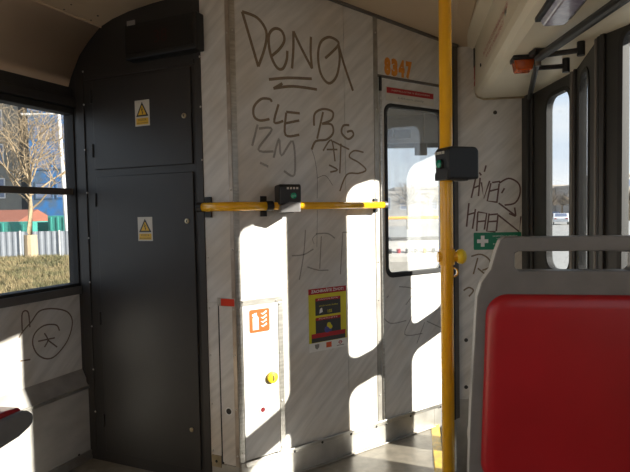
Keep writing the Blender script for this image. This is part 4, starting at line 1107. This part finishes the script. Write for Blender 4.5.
for k in range(11):
    a = k*2.4; b = trunk[2 if k < 4 else 3]
    grow(b+Vector((0, 0, .2*(k % 4)-.1 if k < 4 else -.05)), Vector((math.cos(a)*.75, math.sin(a)*.75, .7 if k < 7 else 1.5)).normalized(), .045, rnd.uniform(1.9, 2.8), 1)
T.part('branches', br, 'bark')
T.part('trunk_wrap', MB().tube([(tp_.x, tp_.y, gz0), (tp_.x, tp_.y, gz0+1.05)], [.27, .25], 12), 'wrap')

# right side: street with cars, far blocks and trees
def car(label, loc, yaw, paint, grp='cars on the street', h=1.45, ln=4.2, wd_=1.75, van=False):
    d = Vector((math.cos(yaw), math.sin(yaw))); fr = Frame(loc, d)
    T = Thing('car' if not van else 'van', label, 'car' if not van else 'van', fr, (ln/2, 0, GZ), group=grp)
    if van: pr = [(0, .35), (0, 2.0), (.25, 2.25), (3.3, 2.3), (3.9, 1.75), (4.5, 1.15), (4.85, 1.0), (4.9, .35)]
    else: pr = [(0, .35), (0, .75), (.1, .92), (.55, .98), (1.1, h), (2.4, h), (3.1, .98), (3.9, .86), (4.15, .65), (4.2, .35)]
    T.part('body', MB().prism([(x, GZ+z) for x, z in pr], -wd_/2, wd_/2), paint, .05, seg=3)
    if van: wins = [(2.9, 3.75, 1.35, 2.05)]
    else: wins = [(1.05, 1.75, 1.0, h-.09), (1.82, 2.55, 1.0, h-.09)]
    for a, b, c, d_ in wins:
        for s_ in (-1, 1): T.part('side_window', MB().prism([(a, GZ+c), (b+.12, GZ+c), (b, GZ+d_), (a+.08, GZ+d_)], s_*wd_/2-.012, s_*wd_/2+.012), 'wglass')
    if not van:
        for xx in ((.62, 1.06), (2.46, 3.02)):
            rear = xx[0] < 1
            z0_, z1_ = (1.02, h-.05) if rear else (h-.05, 1.02)
            nx_ = -.02 if rear else .02
            T.part('windscreen', MB().add([(xx[0]+nx_, -wd_*.4, GZ+z0_+.02), (xx[0]+nx_, wd_*.4, GZ+z0_+.02), (xx[1]+nx_, wd_*.36, GZ+z1_+.02), (xx[1]+nx_, -wd_*.36, GZ+z1_+.02)], [(0, 1, 2, 3)]), 'wglass')
    for a in (ln*.2, ln*.8):
        for s_ in (-1, 1): T.part('wheel', MB().tube([(a, s_*wd_/2-.10*s_, GZ+.32), (a, s_*wd_/2+.02*s_, GZ+.32)], .32, 16), 'tyre')
    for s_ in (-1, 1):
        T.part('tail_light', MB().box(-.02, .03, s_*wd_*.36-.13, s_*wd_*.36+.13, GZ+.72, GZ+.86), 'redprint')
    return T
def street(px_, d): r = ray(px_, 215); return (r.x/r.y*d, d)
hd = math.radians(66)
car('white car driving away seen through the first door pane', street(561, 66), hd, 'carwhite')
car('dark car further down the street in the first door pane', street(556, 112), hd, 'cardark')
car('silver car alongside the tram beyond the door window', (15, 15), hd, 'carsilver')
car('white van parked opposite the folding doors', (7.5, -3.5), math.radians(80), 'carwhite', van=True)
for i, (px_, d, w_, h_) in enumerate([(546, 130, 8, 7), (561, 165, 8, 9), (598, 120, 9, 7), (628, 100, 9, 8)]):
    x, y = street(px_, d); fr = Frame((x, y), (1, .06))
    names = ['leftmost', 'taller', 'low', 'nearest']
    block('far_building', '%s pale building on the skyline seen through the door panes' % names[i], fr, -w_/2, w_/2, 10, h_, 'farblock',
          [(-w_/2+1+k*3, -w_/2+2.6+k*3, zz_, zz_+1.4) for k in range(int(w_/3)) for zz_ in (2, 5) if zz_+2 < h_])
for i, (px_, d) in enumerate([(551, 100), (562, 110), (572, 95), (630, 80), (408, 60), (445, 62)]):
    x, y = street(px_, d); T = Thing('street_tree', ['leafless tree leftmost in the first door pane', 'leafless tree beside the taller far building', 'leafless tree right of the white car', 'leafless tree in the nearest door pane', 'leafless tree ahead of the cab windscreen on the left', 'leafless tree ahead of the cab windscreen on the right'][i], 'tree', WORLD, (x, y, GZ), group='far street trees')
    T.part('trunk', MB().tube([(x, y, GZ), (x, y, GZ+3.2)], [.22, .14], 8), 'bark')
    mb = MB(); rr = random.Random(i)
    for _ in range(160):
        a, b = rr.uniform(0, 6.28), rr.uniform(-.3, 1.4); r = rr.uniform(1.2, 2.6)
        e_ = Vector((x+math.cos(a)*math.cos(b)*r, y+math.sin(a)*math.cos(b)*r, GZ+3.3+math.sin(b)*r))
        mb.tube([(x, y, GZ+2.6+rr.random()*.8), e_], [.05, .015], 3, cap=False)
    T.part('crown', mb, 'foliage')
# buildings ahead of the windscreen
for i, (px_, d, w_, h_) in enumerate([(392, 74, 10, 4.5), (432, 95, 13, 6)]):
    x, y = street(px_, d); fr = Frame((x, y), (1, 0))
    block('street_house', ['lower house ahead of the cab windscreen', 'taller house ahead of the cab windscreen'][i], fr, -w_/2, w_/2, 10, h_, 'farblock', [(-w_/2+1+k*2.6, -w_/2+2.2+k*2.6, zz_, zz_+1.6) for k in range(int(w_/2.6)) for zz_ in (1.5, 4.5, 7.5) if zz_+2 < h_])
